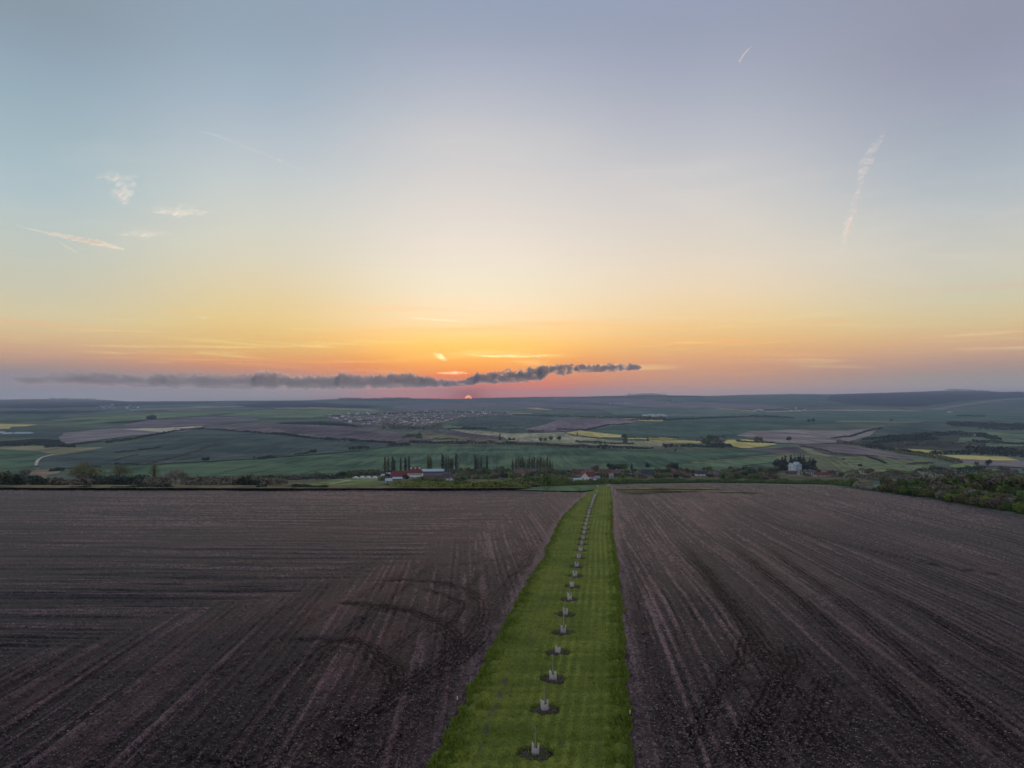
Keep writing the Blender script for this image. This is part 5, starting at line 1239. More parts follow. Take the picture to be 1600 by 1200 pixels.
hedge([(0, 763.6), (100, 763.8), (180, 764), (290, 764.2), (420, 764.5)], 0.9, 3.0, 'olive', 'ragged olive weeds along the far left field edge', 0.9, 0.25, gaps=0.25)
hedge([(0, 759), (60, 760), (130, 759), (230, 760)], 6, 10, 'dark', 'dark scrub belt beyond the field on the far left', 0.8, 0.9)
hedge([(230, 760), (300, 760), (380, 761), (440, 757)], 5, 12, 'brown', 'brown scrub belt beyond the left field', 0.8, 0.8)
hedge([(400, 753), (440, 750), (490, 750), (530, 749), (560, 747)], 5, 12, 'dark', 'dark scrub belt left of the gardens', 0.9, 0.9)
hedge([(540, 743), (580, 742), (620, 741)], 7, 12, 'dark', 'dark tree belt behind the white tunnels', 0.9, 1.1)
hedge([(716, 742), (760, 741), (800, 741), (850, 742)], 8, 14, 'green', 'green tree belt between farm and first village roofs', 0.8, 1.1)
hedge([(890, 741), (930, 738), (960, 738), (1000, 738), (1060, 738), (1130, 739)], 3.2, 10, 'olive', 'green garden belt running through the village', 0.6, 1.0)
hedge([(1130, 743), (1180, 742), (1212, 741)], 11, 18, 'brown', 'brown green copse left of the white hill house', 0.8, 1.2)
hedge([(1212, 737), (1228, 735), (1232, 736)], 13, 10, 'dark', 'black hedge of conifers left of the white hill house', 1.2, 1.1, gaps=0.05)
hedge([(1246, 734), (1262, 735), (1274, 736)], 13, 10, 'dark', 'black hedge of conifers right of the white hill house', 1.2, 1.1, gaps=0.05)
hedge([(1300, 747), (1350, 748), (1400, 750), (1450, 752)], 7, 16, 'brown', 'brown copse right of the red roof below the vineyards', 0.8, 1.0)
hedge([(1430, 744), (1470, 742), (1520, 740), (1560, 739), (1700, 742)], 10, 18, 'dark', 'dark tree belt across the right valley', 0.8, 1.1)
hedge([(1440, 765), (1500, 764), (1540, 770), (1640, 784)], 6, 14, 'green', 'green understorey of the right valley wood', 0.8, 0.8)
# hedgerows over the hills
for k_, (pts, lab) in enumerate([([(1350, 694), (1400, 690), (1460, 687)], 'dark wooded bank low on the right hillside'), ([(1400, 697), (1460, 694), (1540, 697)], 'lowest dark wooded bank on the right hillside'),
        ([(1520, 692), (1570, 694), (1640, 697)], 'dark wooded bank right of the hillside meadow'), ([(1500, 701), (1560, 703), (1640, 705)], 'dark wood just above the right rapeseed trees'), ([(1350, 688), (1390, 685), (1430, 682)], 'upper dark wooded bank left on the right hillside')]):
    hedge(pts, 9, 20, ('dark', 'brown')[k_ % 2], lab, 0.9, None, name='hedgerow', gaps=0.1, gap_scale=8)
HR = [([(165, 692.5), (200, 688), (240, 680.5), (270, 675.5), (300, 671), (320, 669)], 7, 'dark', 'dark hedgerow climbing the left hill crest'),
      ([(300, 671.5), (330, 671.5), (370, 675), (390, 676)], 7, 'dark', 'dark hedgerow on the top of the left hill'),
      ([(375, 676), (420, 679), (460, 683), (520, 689)], 9, 'dark', 'thick dark hedgerow below the brown hill field'),
      ([(520, 688.5), (560, 690.5), (617, 693.5)], 9, 'dark', 'thick dark hedgerow at the brown field\'s right end'),
      ([(640, 693), (700, 694), (760, 694.5), (800, 695.5)], 10, 'dark', 'uneven tree row along the green hill crest, left half'),
      ([(800, 695), (860, 697.5), (910, 700), (950, 701)], 9, 'dark', 'uneven tree row along the green hill crest, middle'),
      ([(940, 701.5), (980, 702), (1020, 702.5)], 9, 'dark', 'uneven tree row along the green hill crest, right half'),
      ([(1035, 698), (1070, 699), (1095, 699.5), (1130, 700.5)], 9, 'dark', 'dark hedgerow between the crest and the rapeseed'),
      ([(0, 698.3), (30, 697), (60, 695.5), (110, 699), (118, 699.5)], 8, 'dark', 'dark hedgerow along the far left dip'),
      ([(70, 700), (100, 698), (115, 698.5)], 8, 'dark', 'short dark copse edge at the far left dip'),
      ([(180, 708.5), (200, 706), (225, 704), (250, 700)], 4, 'dark', 'dark bank on the left blue green hill'),
      ([(177, 721), (200, 715), (215, 712)], 3, 'brown', 'brown bank on the lower left hill'), ([(180, 727), (195, 727), (216, 727)], 4, 'dark', 'short dark hedge on the lower left hill'),
      ([(232, 726), (245, 723), (270, 717), (300, 709), (336, 695)], 4, 'brown', 'long brown bank climbing the left hill'),
      ([(138, 731), (158, 730.5)], 4, 'dark', 'short black hedge at the left hill foot'), ([(402, 717.5), (430, 715.5)], 5, 'dark', 'short hedgerow left on the hill crest'),
      ([(460, 711.8), (484, 709.3)], 5, 'dark', 'short hedgerow beside the three crest trees'), ([(545, 704), (562, 702.5), (576, 701.5)], 8, 'dark', 'short thick hedgerow right on the hill crest'),
      ([(604, 698.5), (640, 695.5)], 7, 'dark', 'hedgerow joining the hill crest and the tree row'),
      ([(440, 663), (480, 664), (530, 666), (555, 667)], 9, 'dark', 'broken far hedgerow above the brown hill field'),
      ([(600, 670), (650, 671), (690, 670)], 22, 'brown', 'brown wood below the distant town'), ([(700, 671.5), (740, 671), (760, 670.5)], 9, 'dark', 'thin tree line right of the brown wood'),
      ([(630, 685), (655, 683), (655, 686)], 12, 'green', 'round thicket on the scrubby slope'), ([(668, 688), (700, 687), (715, 688)], 6, 'green', 'low thicket right on the scrubby slope'),
      ([(825, 676), (850, 675.5)], 12, 'brown', 'sparse tree line left of the violet field'),
      ([(800, 648.6), (860, 650.5), (940, 652.8), (1040, 654.5)], 9, 'dark', 'far hedgerow under the yellow strips, middle'),
      ([(980, 657), (1040, 657), (1100, 654.5), (1160, 652)], 10, 'dark', 'far dark hedgerow above the green middle field'),
      ([(1160, 652), (1190, 652), (1240, 654)], 14, 'dark', 'far tree row right of the yellow field'),
      ([(870, 671.5), (915, 673), (950, 665), (985, 663)], 6, 'dark', 'hedgerow between violet and green field'),
      ([(1150, 691), (1210, 693.5)], 8, 'dark', 'hedgerow on the right rapeseed edge'), ([(975, 684.5), (1020, 685.5), (1060, 686)], 6, 'dark', 'thin hedgerow within the rapeseed strips'),
      ([(900, 692), (940, 694), (990, 694.5)], 7, 'dark', 'shrubs along the pale field beyond the crest'), ([(1090, 690.5), (1128, 693)], 13, 'brown', 'brown copse left of the right rapeseed field'),
      ([(1105, 698.5), (1125, 697), (1140, 699.5)], 12, 'dark', 'dark knoll thicket right of the crest'),
      ([(1300, 686), (1330, 683), (1350, 676), (1378, 669)], 6, 'dark', 'hedgerow rising over the pale right slope'),
      ([(1310, 692.6), (1340, 696.5), (1370, 700), (1400, 704)], 9, 'brown', 'thick tree belt along the right spur, upper part'),
      ([(1350, 700), (1385, 703), (1420, 709), (1460, 712.5)], 11, 'dark', 'dark tree belt along the right spur, middle part'),
      ([(1400, 708), (1440, 713), (1470, 718), (1500, 724)], 9, 'olive', 'olive tree belt along the right spur, lower part'),
      ([(1455, 709.8), (1500, 709.5), (1560, 711.5), (1620, 716)], 11, 'dark', 'dark tree line between the two right rapeseed fields'),
      ([(1510, 706.5), (1560, 707.5), (1640, 712)], 14, 'dark', 'dark tree line above the right rapeseed fields'),
      ([(1380, 690), (1440, 684), (1480, 680)], 16, 'dark', 'wood edge on the right hillside, left part'), ([(1480, 679), (1530, 682), (1560, 688)], 14, 'dark', 'wood edge on the right hillside, right part'),
      ([(1495, 650.5), (1540, 651.5)], 10, 'dark', 'thin wood strip far up on the right'), ([(1480, 664), (1540, 664.5), (1640, 665)], 14, 'dark', 'long dark wood strip on the right'),
      ([(1530, 671), (1600, 672.5), (1660, 674)], 12, 'dark', 'lower dark wood strip on the far right'),
      ([(1250, 697.5), (1275, 702), (1296, 707)], 3.5, 'dark', 'dark bank beside the green plot above the white house'), ([(1298, 708.8), (1345, 713), (1372, 714)], 3.5, 'dark', 'dark bank over the vineyard slope'),
      ([(1355, 715), (1372, 720), (1384, 725)], 3.5, 'dark', 'short dark bank within the vineyard slope'), ([(1420, 727), (1460, 726)], 6, 'brown', 'brown bushes over the right green plot'),
      ([(530, 623.6), (600, 623.4), (640, 622.6)], 22, 'dark', 'wood crowning the far central ridge'), ([(980, 617.6), (1015, 616.6), (1040, 617)], 22, 'dark', 'wood on the far ridge right of the sun'),
      ([(1480, 610.3), (1500, 611), (1545, 612)], 26, 'dark', 'tree tops on the highest far ridge at right'), ([(80, 623.4), (120, 623.8), (150, 624.3)], 18, 'dark', 'wood on the far left skyline'),
      ([(725, 623.8), (800, 621.8), (900, 620.8)], 12, 'dark', 'thin tree line on the skyline beside the sun')]
for pts, h, c, lab in HR:
    hedge(pts, h, h * 1.3, c, lab, 1.0, None, name='hedgerow', gaps=0.0, gap_scale=8)

# ------------------------------------------------------------------ buildings
ROOF = {'red': plain('roof_red_tile', (0.22, 0.060, 0.055), 0.8, 0.3, 0.8), 'pink': plain('roof_faded_tile', (0.22, 0.125, 0.125), 0.8, 0.3, 0.8), 'brown': plain('roof_brown_tile', (0.12, 0.085, 0.095), 0.85, 0.3, 0.8),
        'orange': plain('roof_orange_tile', (0.24, 0.105, 0.065), 0.8, 0.3, 0.8), 'slate': plain('roof_dark_slate', (0.060, 0.060, 0.085), 0.7, 0.3, 0.8), 'metal': plain('roof_pale_metal', (0.50, 0.60, 0.68), 0.5, 0.12, 0.5),
        'violet': plain('roof_violet_tile', (0.17, 0.125, 0.155), 0.85, 0.3, 0.8), 'grey': plain('roof_grey', (0.30, 0.29, 0.31), 0.8, 0.2, 0.8)}
WALL = {'white': plain('wall_white', (0.88, 0.88, 0.90), 0.85, 0.12, 0.6), 'cream': plain('wall_cream', (0.62, 0.56, 0.42), 0.85, 0.15, 0.6), 'grey': plain('wall_grey', (0.36, 0.36, 0.38), 0.85, 0.2, 0.6),
        'dark': plain('wall_dark', (0.10, 0.10, 0.13), 0.85, 0.2, 0.6), 'brick': plain('wall_brick', (0.26, 0.17, 0.15), 0.85, 0.2, 0.6), 'blue': plain('wall_pale_blue', (0.48, 0.56, 0.68), 0.85, 0.12, 0.6)}
M_glass = plain('dark_window', (0.05, 0.06, 0.08), 0.3, 0.2, 2); M_door = plain('door_wood', (0.12, 0.07, 0.05), 0.7, 0.2, 2); M_chim = plain('chimney_render', (0.62, 0.55, 0.52), 0.85, 0.2, 2)
HOUSES = []
def house(x, y, wpx, wall_h, roof_h, roof, wall, label, depth=None, hip=0.0, rot=0.0, gable_front=False, windows=3, storeys=1, chim=1, name='house', cat='house', door=True, group='houses in the valley village', dormers=0):
    p = at(x, y); W = wpx / F * p.y; D = depth or min(W * 0.7, 11)
    root = empty(name, (p.x, p.y, p.z + 0.3), rot)
    MB().box((0, 0, wall_h / 2 - 1.0), (W, D, wall_h + 2)).build('wall', WALL[wall], root)
    o = 0.45; zt = wall_h
    if gable_front:      # ridge runs away from the viewer
        hw, hd = W / 2 + o, D / 2 + o
        v = [(-hw, -hd, zt - 0.2), (hw, -hd, zt - 0.2), (0, -hd, zt + roof_h), (-hw, hd, zt - 0.2), (hw, hd, zt - 0.2), (0, hd, zt + roof_h)]
        t = 0.22
        b = MB().poly(v + [(a, c_, z - t) for a, c_, z in v], [(0, 2, 5, 3), (1, 4, 5, 2), (6, 9, 11, 8), (7, 8, 11, 10), (0, 6, 8, 2), (1, 2, 8, 7), (3, 5, 11, 9), (4, 10, 11, 5), (0, 3, 9, 6), (1, 7, 10, 4)])
        rf = b.build('roof', ROOF[roof], root)
        MB().poly([(-W / 2, -D / 2 + 0.02, zt - 0.05), (W / 2, -D / 2 + 0.02, zt - 0.05), (0, -D / 2 + 0.02, zt + roof_h - 0.35), (-W / 2, D / 2 - 0.02, zt - 0.05), (W / 2, D / 2 - 0.02, zt - 0.05), (0, D / 2 - 0.02, zt + roof_h - 0.35)],
                  [(0, 1, 2), (3, 5, 4)]).build('gable', WALL[wall], root)
    else:
        hw, hd = W / 2 + o, D / 2 + o; k = hip * min(hd, hw * 0.9); g = 0.0 if hip else 0.0
        v = [(-hw, -hd, zt - 0.2), (hw, -hd, zt - 0.2), (hw, hd, zt - 0.2), (-hw, hd, zt - 0.2), (-hw + k, 0, zt + roof_h), (hw - k, 0, zt + roof_h)]
        b = MB().poly(v, [(0, 1, 5, 4), (2, 3, 4, 5), (0, 4, 3), (1, 2, 5), (0, 3, 2, 1)])
        rf = b.build('roof', ROOF[roof], root)
    R_ = random.Random(int(x * 10 + y))
    for c_ in range(chim):
        cx_ = (R_.uniform(-0.3, 0.3) if chim == 1 else -0.3 + 0.6 * c_ / max(1, chim - 1)) * W
        MB().box((cx_ * 0.8, 0.2, zt + roof_h * 0.9 + 0.3), (0.8, 0.8, 1.6)).build('chimney', M_chim, rf)
    for dn in range(dormers):
        cx_ = (-0.28 + 0.56 * dn / max(1, dormers - 1)) * W
        dm = MB().box((cx_, -0.9, zt + roof_h * 0.92), (1.5, 1.6, 2.0)).build('dormer', WALL['white'], rf)
    for s in range(storeys):
        zz = wall_h * (s + 0.55) / storeys
        for q in range(windows):
            wx = (-0.5 + (q + 0.5) / windows) * W * 0.9
            if door and s == 0 and q == windows // 2 and windows > 1:
                MB().box((wx, -D / 2 - 0.03, 1.05), (1.1, 0.12, 2.1)).build('door', M_door, root); continue
            MB().box((wx, -D / 2 - 0.03, zz), (min(1.3, W / windows * 0.5), 0.12, 1.4)).build('window', M_glass, root)
    tag(root, label, cat, group)
    HOUSES.append(root)
    return root
G1 = 'farm buildings round the manor'
house(649, 748, 23, 7.5, 6.0, 'red', 'white', 'white two storey manor with hipped red roof and three white dormers', 14, 0.55, 0.06, windows=7, storeys=2, chim=0, name='manor_house', group=G1, dormers=3)
house(626, 748, 30, 3.4, 6.5, 'red', 'brick', 'long low barn with dull red roof left of the manor', 16, 0.15, 0.0, windows=5, chim=0, name='barn', cat='barn', group=G1)
house(600, 746, 8, 3, 1.6, 'metal', 'white', 'small white shed left of the red barn', 6, windows=2, chim=0, name='shed', cat='shed', group=G1)
house(607, 743.5, 6, 3, 1.4, 'metal', 'white', 'white lean-to at the left end of the red barn', 5, windows=1, chim=0, name='shed', cat='shed', group=G1)
house(676, 740.5, 34, 4.5, 2.6, 'metal', 'dark', 'long barn with pale blue metal roof behind the manor', 18, 0, 0.10, windows=6, chim=0, name='barn', cat='barn', group=G1)
house(678, 747, 38, 3.2, 3.6, 'violet', 'brick', 'long barn with violet brown roof right of the manor', 12, 0, 0.05, windows=6, chim=0, name='barn', cat='barn', group=G1)
house(700, 751.5, 17, 3.4, 4.6, 'brown', 'white', 'brown roofed farmhouse with white gable right of the manor', 11, 0.2, 0.3, windows=3, group=G1)
house(705, 754, 6, 2.8, 2.2, 'grey', 'white', 'tiny white gabled shed below the brown roofed farmhouse', 6, 0, 0.2, True, 1, chim=0, name='shed', cat='shed', group=G1)
house(607, 755.5, 9, 2.8, 1.8, 'metal', 'blue', 'pale blue shed nearest the field, left of the manor', 6, 0, 0.3, windows=2, chim=0, name='shed', cat='shed', group=G1)
house(621, 751.5, 14, 2.6, 1.6, 'metal', 'grey', 'low grey shed with pale roof in front of the red barn', 6, 0, 0.1, windows=3, chim=0, name='shed', cat='shed', group=G1)
house(744, 742, 10, 3, 3, 'pink', 'grey', 'pinkish roofed cottage alone between farm and village', 8, 0.3)
# village, left to right
house(812, 744, 18, 4.2, 6.0, 'pink', 'white', 'white cottage with steep faded red hipped roof, leftmost in the village', 12, 0.6)
house(825, 743, 9, 3.4, 3.2, 'red', 'brick', 'low red roofed annexe between two village houses', 8)
house(835, 744, 12, 4.4, 4.0, 'violet', 'grey', 'grey house with violet roof, left of the long brown roof', 10, 0.2)
house(845, 744, 10, 3.4, 3.4, 'brown', 'white', 'white house with brown roof beside the violet roof', 9)
house(872, 741, 34, 3.2, 3.4, 'brown', 'brick', 'long barn with brown roof above the round trees', 11, 0.1, 0, windows=6, chim=0, name='barn', cat='barn')
house(903, 741, 18, 3.4, 4.0, 'red', 'brick', 'red roofed house behind the house with white gable', 10, 0.1, 0.1)
house(920, 740, 14, 3.4, 3.8, 'pink', 'cream', 'cream house with faded roof right behind the white gable', 10, 0.1)
house(913, 751, 13, 4.0, 5.4, 'orange', 'white', 'white gabled front of the steep orange roofed house', 12, 0, 0.0, True, 2)
house(922, 750, 15, 4.0, 5.6, 'red', 'white', 'house with steep deep red roof just left of the strip end', 10, 0.25, -0.12, windows=3)
house(933, 751, 8, 3.0, 2.2, 'grey', 'grey', 'low grey annexe right of the deep red roof', 8, 0, chim=0)
house(1148, 745, 12, 3.4, 3.6, 'brown', 'cream', 'cream house with brown roof at the village\'s right end', 9, 0.1)
house(1066, 744, 12, 3.4, 3.4, 'red', 'white', 'white house with red roof left of the long orange roof', 9, 0.1, 0.2)
house(996, 744, 11, 3.2, 3.2, 'violet', 'cream', 'cream house with violet roof just left of the dark house', 9, 0.1)
house(884, 744, 10, 3.2, 3.4, 'red', 'cream', 'cream house with red roof right of the long brown barn', 9, 0.1)
house(902, 752.5, 11, 2.4, 1.0, 'metal', 'white', 'long white garden shed left of the deep red roof', 4, 0, windows=2, chim=0, name='shed', cat='shed')
house(929, 753.5, 5, 2.2, 1.0, 'metal', 'white', 'tiny white shed under the deep red roof', 4, 0, windows=1, chim=0, name='shed', cat='shed')
house(947, 741, 18, 3.2, 4.0, 'red', 'brick', 'long red roofed house behind the end of the grass strip', 10, 0.1)
house(962, 745, 15, 4.2, 5.2, 'pink', 'brick', 'pinkish brick house with pale ridge right of the strip end', 11, 0.3, -0.2)
house(955, 748.5, 6, 5.0, 1.6, 'grey', 'blue', 'narrow pale blue house below the pinkish one', 7, 0, windows=1)
house(982, 740, 8, 3.0, 2.2, 'metal', 'white', 'small white house among trees right of the strip end', 7, 0)
house(1012, 743, 20, 4.6, 3.8, 'slate', 'dark', 'dark house with slate roof and one pale window', 11, 0.15, 0.05)
house(1040, 739, 14, 3.0, 2.6, 'slate', 'grey', 'grey house with dark roof left of the orange roofs', 9, 0)
house(1054, 741, 13, 3.0, 3.2, 'orange', 'brick', 'orange roofed house right of the dark house', 9, 0.1)
house(1080, 741, 18, 3.0, 3.2, 'orange', 'brick', 'long orange roofed house in the village\'s right half', 9, 0.1)
house(1096, 744.5, 18, 3.6, 4.2, 'slate', 'white', 'white gabled house with grey blue roof in the village\'s right half', 10, 0.2)
house(1117, 746, 14, 3.2, 3.4, 'violet', 'brick', 'pinkish low house right of the grey blue roof', 9, 0.2)
house(1124, 742, 6, 3.6, 2.2, 'pink', 'cream', 'tiny cream house, left of the last two in the village', 6, 0, windows=1)
house(1138, 742, 6, 3.6, 2.2, 'orange', 'cream', 'tiny cream house, rightmost in the village', 6, 0, windows=1)
G2 = 'houses on the right hillside'
house(1236, 736, 11, 8.0, 4.0, 'metal', 'white', 'tall white house among black conifers, left gabled half', 9, 0, 0, True, 2, 2, group=G2)
house(1245, 735.5, 10, 9.5, 4.0, 'metal', 'blue', 'pale blue white wing joined to the tall white hill house', 10, 0, 0.3, True, 2, 2, chim=2, group=G2)
house(1250, 743, 5, 4.0, 2.4, 'grey', 'white', 'small white gable between the hill house and blue house', 7, 0, 0, True, 1, chim=0, group=G2)
house(1267, 744, 11, 5.6, 2.8, 'violet', 'blue', 'pale blue house left of the red roof on the right', 9, 0.2, 0.1, windows=3, storeys=2, group=G2)
house(1284, 745.5, 22, 2.8, 3.8, 'red', 'white', 'long red roofed house at the foot of the vineyards', 10, 0.1, -0.15, group=G2)
house(1240, 742, 20, 2.4, 2.4, 'brown', 'brick', 'low brown roofed range below the white hill house', 8, 0, 0, chim=0, group=G2)
house(1508, 755, 20, 3.0, 4.6, 'pink', 'brick', 'house with faded pink roof deep in the right valley wood', 12, 0.3, 0.2, group=G2)
house(1520, 772, 5, 3.0, 2.4, 'grey', 'white', 'tiny white gabled hut in the right valley wood', 5, 0, 0, True, 1, chim=0, group=G2)
# white tunnels left of the farm
for i, (x, y, w) in enumerate([(555, 748, 9), (565, 748, 10), (575, 748, 9), (585, 748, 9)]):
    p = at(x, y); W = w / F * p.y; b = MB(); n = 8
    for e in (-1, 1):
        for k in range(n + 1):
            a = math.pi * k / n; b.v.append((math.cos(a) * W / 2 * 0.98, e * 3.0, math.sin(a) * 2.6))
    b.f = [(k, k + 1, n + 2 + k, n + 1 + k) for k in range(n)] + [tuple(range(n + 1)), tuple(reversed(range(n + 1, 2 * n + 2)))]
    o = b.build('poly_tunnel', WALL['white']); o.location = (p.x, p.y, p.z + 0.2)
    tag(o, f'white rounded tunnel left of the farm, {ORDN[i]} from the left', 'tunnel', 'white tunnels beside the gardens')
# farm sheds far out
def far_barn(x, y, w, lab, roof='metal', wall='white', wh=4, rh=2.6, grp='farm sheds out in the far fields', rot=0.0):
    return house(x, y, w, wh, rh, roof, wall, lab, 18, 0, rot, windows=0, chim=0, name='barn', cat='barn', door=False, group=grp)
far_barn(37, 678, 25, 'long white farm shed at the far left')
far_barn(12, 678.5, 12, 'pale farm shed left of the long white one, right of two', rot=0.3); far_barn(2, 677, 8, 'pale farm shed at the extreme left edge')
for i, (x, y, w) in enumerate([(1009, 650.5, 10), (1018, 649.5, 9), (1024, 651, 12), (1032, 649.8, 12), (1038, 651.3, 8)]): far_barn(x, y, w, f'white shed of the far farm above the middle fields, {ORDN[i]} from left', wh=9)
for i, (x, y, w) in enumerate([(1180, 642.5, 4), (1186, 641, 5), (1190, 642, 5), (1141 + 343, 645, 6)]): far_barn(x, y, w, ['pale shed left of two by the far yellow field', 'pale shed by the far yellow field', 'pale shed right of the far yellow field', 'lone white shed on the far right ridge'][i], 'grey', 'white', 10)
van = at(1441, 743)
root = empty('parked_van', (van.x, van.y, van.z + 1.0), 0.4)
MB().box((0, 0, 1.25), (5.4, 2.0, 1.9), 0, 0.94).build('body', WALL['white'], root)
MB().box((2.9, 0, 0.95), (1.2, 1.9, 1.1), 0, 0.85).build('bonnet', WALL['white'], root)
MB().box((2.62, 0, 1.6), (0.5, 1.7, 0.7), 0, 0.8).build('windscreen', M_glass, root)
for sx in (-1.7, 2.3):
    for sy in (-0.95, 0.95):
        MB().tube([(sx, sy - 0.12, 0.35), (sx, sy + 0.12, 0.35)], 0.36, 10).build('wheel', M_glass, root)
tag(root, 'white van parked at the foot of the pale track on the right', 'van')

# the distant town: each house a small thing (too far to show parts)
def tiny_house(roof, wall):
    b = MB(); W, D, H, Rf = 12, 8, 5, 4.5
    b.box((0, 0, H / 2), (W, D, H))
    b.poly([(-W / 2 - .4, -D / 2 - .4, H), (W / 2 + .4, -D / 2 - .4, H), (W / 2 + .4, D / 2 + .4, H), (-W / 2 - .4, D / 2 + .4, H), (-W / 2, 0, H + Rf), (W / 2, 0, H + Rf)], [(0, 1, 5, 4), (2, 3, 4, 5), (0, 4, 3), (1, 2, 5)])
    me = b.mesh('house'); me.materials.append(WALL[wall]); me.materials.append(ROOF[roof])
    for i, p in enumerate(me.polygons): p.material_index = 0 if i < 6 else 1
    return me
TH = [tiny_house('pink', 'white'), tiny_house('orange', 'cream'), tiny_house('violet', 'white'), tiny_house('grey', 'cream'), tiny_house('metal', 'white')]
RT = random.Random(3)
TOWN = [(505, 650), (560, 646), (640, 643.5), (700, 642.5), (790, 644.5), (800, 649), (720, 653), (690, 662), (650, 668), (560, 664), (520, 657)]
def inside(x, y, poly):
    c = False; n = len(poly)
    for i in range(n):
        x1, y1 = poly[i]; x2, y2 = poly[(i + 1) % n]
        if (y1 > y) != (y2 > y) and x < (x2 - x1) * (y - y1) / (y2 - y1) + x1: c = not c
    return c
pts = []
while len(pts) < 235:
    x, y = RT.uniform(500, 805), RT.uniform(642, 669)
    if inside(x, y, TOWN) and RT.random() < (1.0 if y < 660 else 0.5): pts.append((x, y))
px_ = np.array(pts); vx_, d_ = project(px_[:, 0], px_[:, 1]); z_ = ground(vx_, d_)
def town_house(x, y, vx, d, z, label, grp, s=1.0):
    o = bpy.data.objects.new('house', RT.choice(TH)); COL.objects.link(o)
    o.location = ((vx - 800) / F * d, d, z + 1.5 + 4e-4 * d); o.rotation_euler = (0, 0, RT.choice([0.1, -0.2, 0.5, 1.5, 1.2])); s = s * RT.uniform(0.8, 1.35); o.scale = (s, s, s)
    return tag(o, label, 'house', grp)
for (x, y), vx, d, z in zip(pts, vx_, d_, z_):
    town_house(x, y, vx, d, z, 'tiny pale house in the distant town below the sun' if x > 660 else 'tiny pale house in the left half of the distant town', 'houses of the distant town, right half' if x > 660 else 'houses of the distant town, left half')
for cx_, cy_, wd, hgt, n, lab, g in [(182, 636.5, 35, 3, 22, 'tiny white house in the village on the far left ridge', 'houses on the far left ridge'), (968, 631.5, 16, 1.2, 9, 'tiny white house in the hamlet right of the sun', 'houses of the far hamlet'),
                         (1035, 629, 10, 1.5, 5, 'tiny white house in the left of two far right hamlets', 'houses of the left far hamlet'), (1062, 626, 12, 1.2, 7, 'tiny white house in the right of two far hamlets', 'houses of the right far hamlet'),
                         (1245, 641, 18, 2.5, 10, 'tiny white house below the far right ridge', 'houses below the far right ridge')]:
    for k in range(n):
        x, y = cx_ + RT.uniform(-wd, wd), cy_ + RT.uniform(-hgt, hgt); vx, d = project(x, y)
        town_house(x, y, vx[0], d[0], ground(vx, d)[0], lab, g, 1.3)
# church of the distant town
p = at(755, 648)
root = empty('church', (p.x, p.y, p.z + 2)); MB().box((0, 0, 12), (8, 8, 24)).build('tower', WALL['white'], root)
MB().poly([(-4.5, -4.5, 24), (4.5, -4.5, 24), (4.5, 4.5, 24), (-4.5, 4.5, 24), (0, 0, 36)], [(0, 1, 4), (1, 2, 4), (2, 3, 4), (3, 0, 4)]).build('spire', ROOF['slate'], root)
MB().box((14, 0, 5), (20, 12, 10)).build('nave', WALL['white'], root)
tag(root, 'white church tower standing over the distant town', 'church')
# dark trees between the town roofs
hedge([(520, 652), (580, 649), (650, 646), (720, 645), (800, 647)], 10, 60, 'dark', 'dark garden trees between the roofs of the distant town', 0.35, 4, gaps=0.5)
hedge([(540, 660), (600, 658), (680, 655)], 10, 90, 'brown', 'brown garden trees in the lower distant town', 0.35, 4, gaps=0.5)

# ------------------------------------------------------------------ haze over the whole land
zb = GROUND_MIN - 1.0; zt = CZ + 160.0
hz = MB().box((0, 6800, (zb + zt) / 2), (46000, 19000, zt - zb)).build('haze', None)
m = bpy.data.materials.new('haze_air'); m.use_nodes = True; nt = m.node_tree; nt.nodes.clear()
pv = nt.nodes.new('ShaderNodeVolumePrincipled'); out = nt.nodes.new('ShaderNodeOutputMaterial')
pv.inputs['Color'].default_value = (0.56, 0.71, 1.0, 1); pv.inputs['Density'].default_value = 8.2e-5; pv.inputs['Anisotropy'].default_value = 0.2
nt.links.new(pv.outputs[0], out.inputs['Volume']); hz.data.materials.append(m)
tag(hz, 'pale bluish haze over the far hills', 'haze', kind='stuff')

# ------------------------------------------------------------------ sun, clouds, contrails (beyond the haze)
def ray(x, y, dist):
    a = (x - 800) / F; b_ = (600 - y) / F
    v = Vector((a, CP - SP * b_, SP + CP * b_)).normalized()
    return v * dist + Vector((0, 0, CZ))
sp = ray(732, 622.8, 60000.0)
me = bpy.data.meshes.new('sun')
import bmesh
bm = bmesh.new(); bmesh.ops.create_uvsphere(bm, u_segments=40, v_segments=24, radius=60000 * 5.5 / F); bm.to_mesh(me); bm.free()
so = obj('sun', me); so.location = sp
m = bpy.data.materials.new('sun_disc'); m.use_nodes = True; nt = m.node_tree; nt.nodes.clear()
em = nt.nodes.new('ShaderNodeEmission'); em.inputs[0].default_value = (1.0, 0.30, 0.09, 1); em.inputs[1].default_value = 2.9
out = nt.nodes.new('ShaderNodeOutputMaterial'); nt.links.new(em.outputs[0], out.inputs[0]); me.materials.append(m)
tag(so, 'glowing yellow sun half sunk behind the far ridge', 'sun')

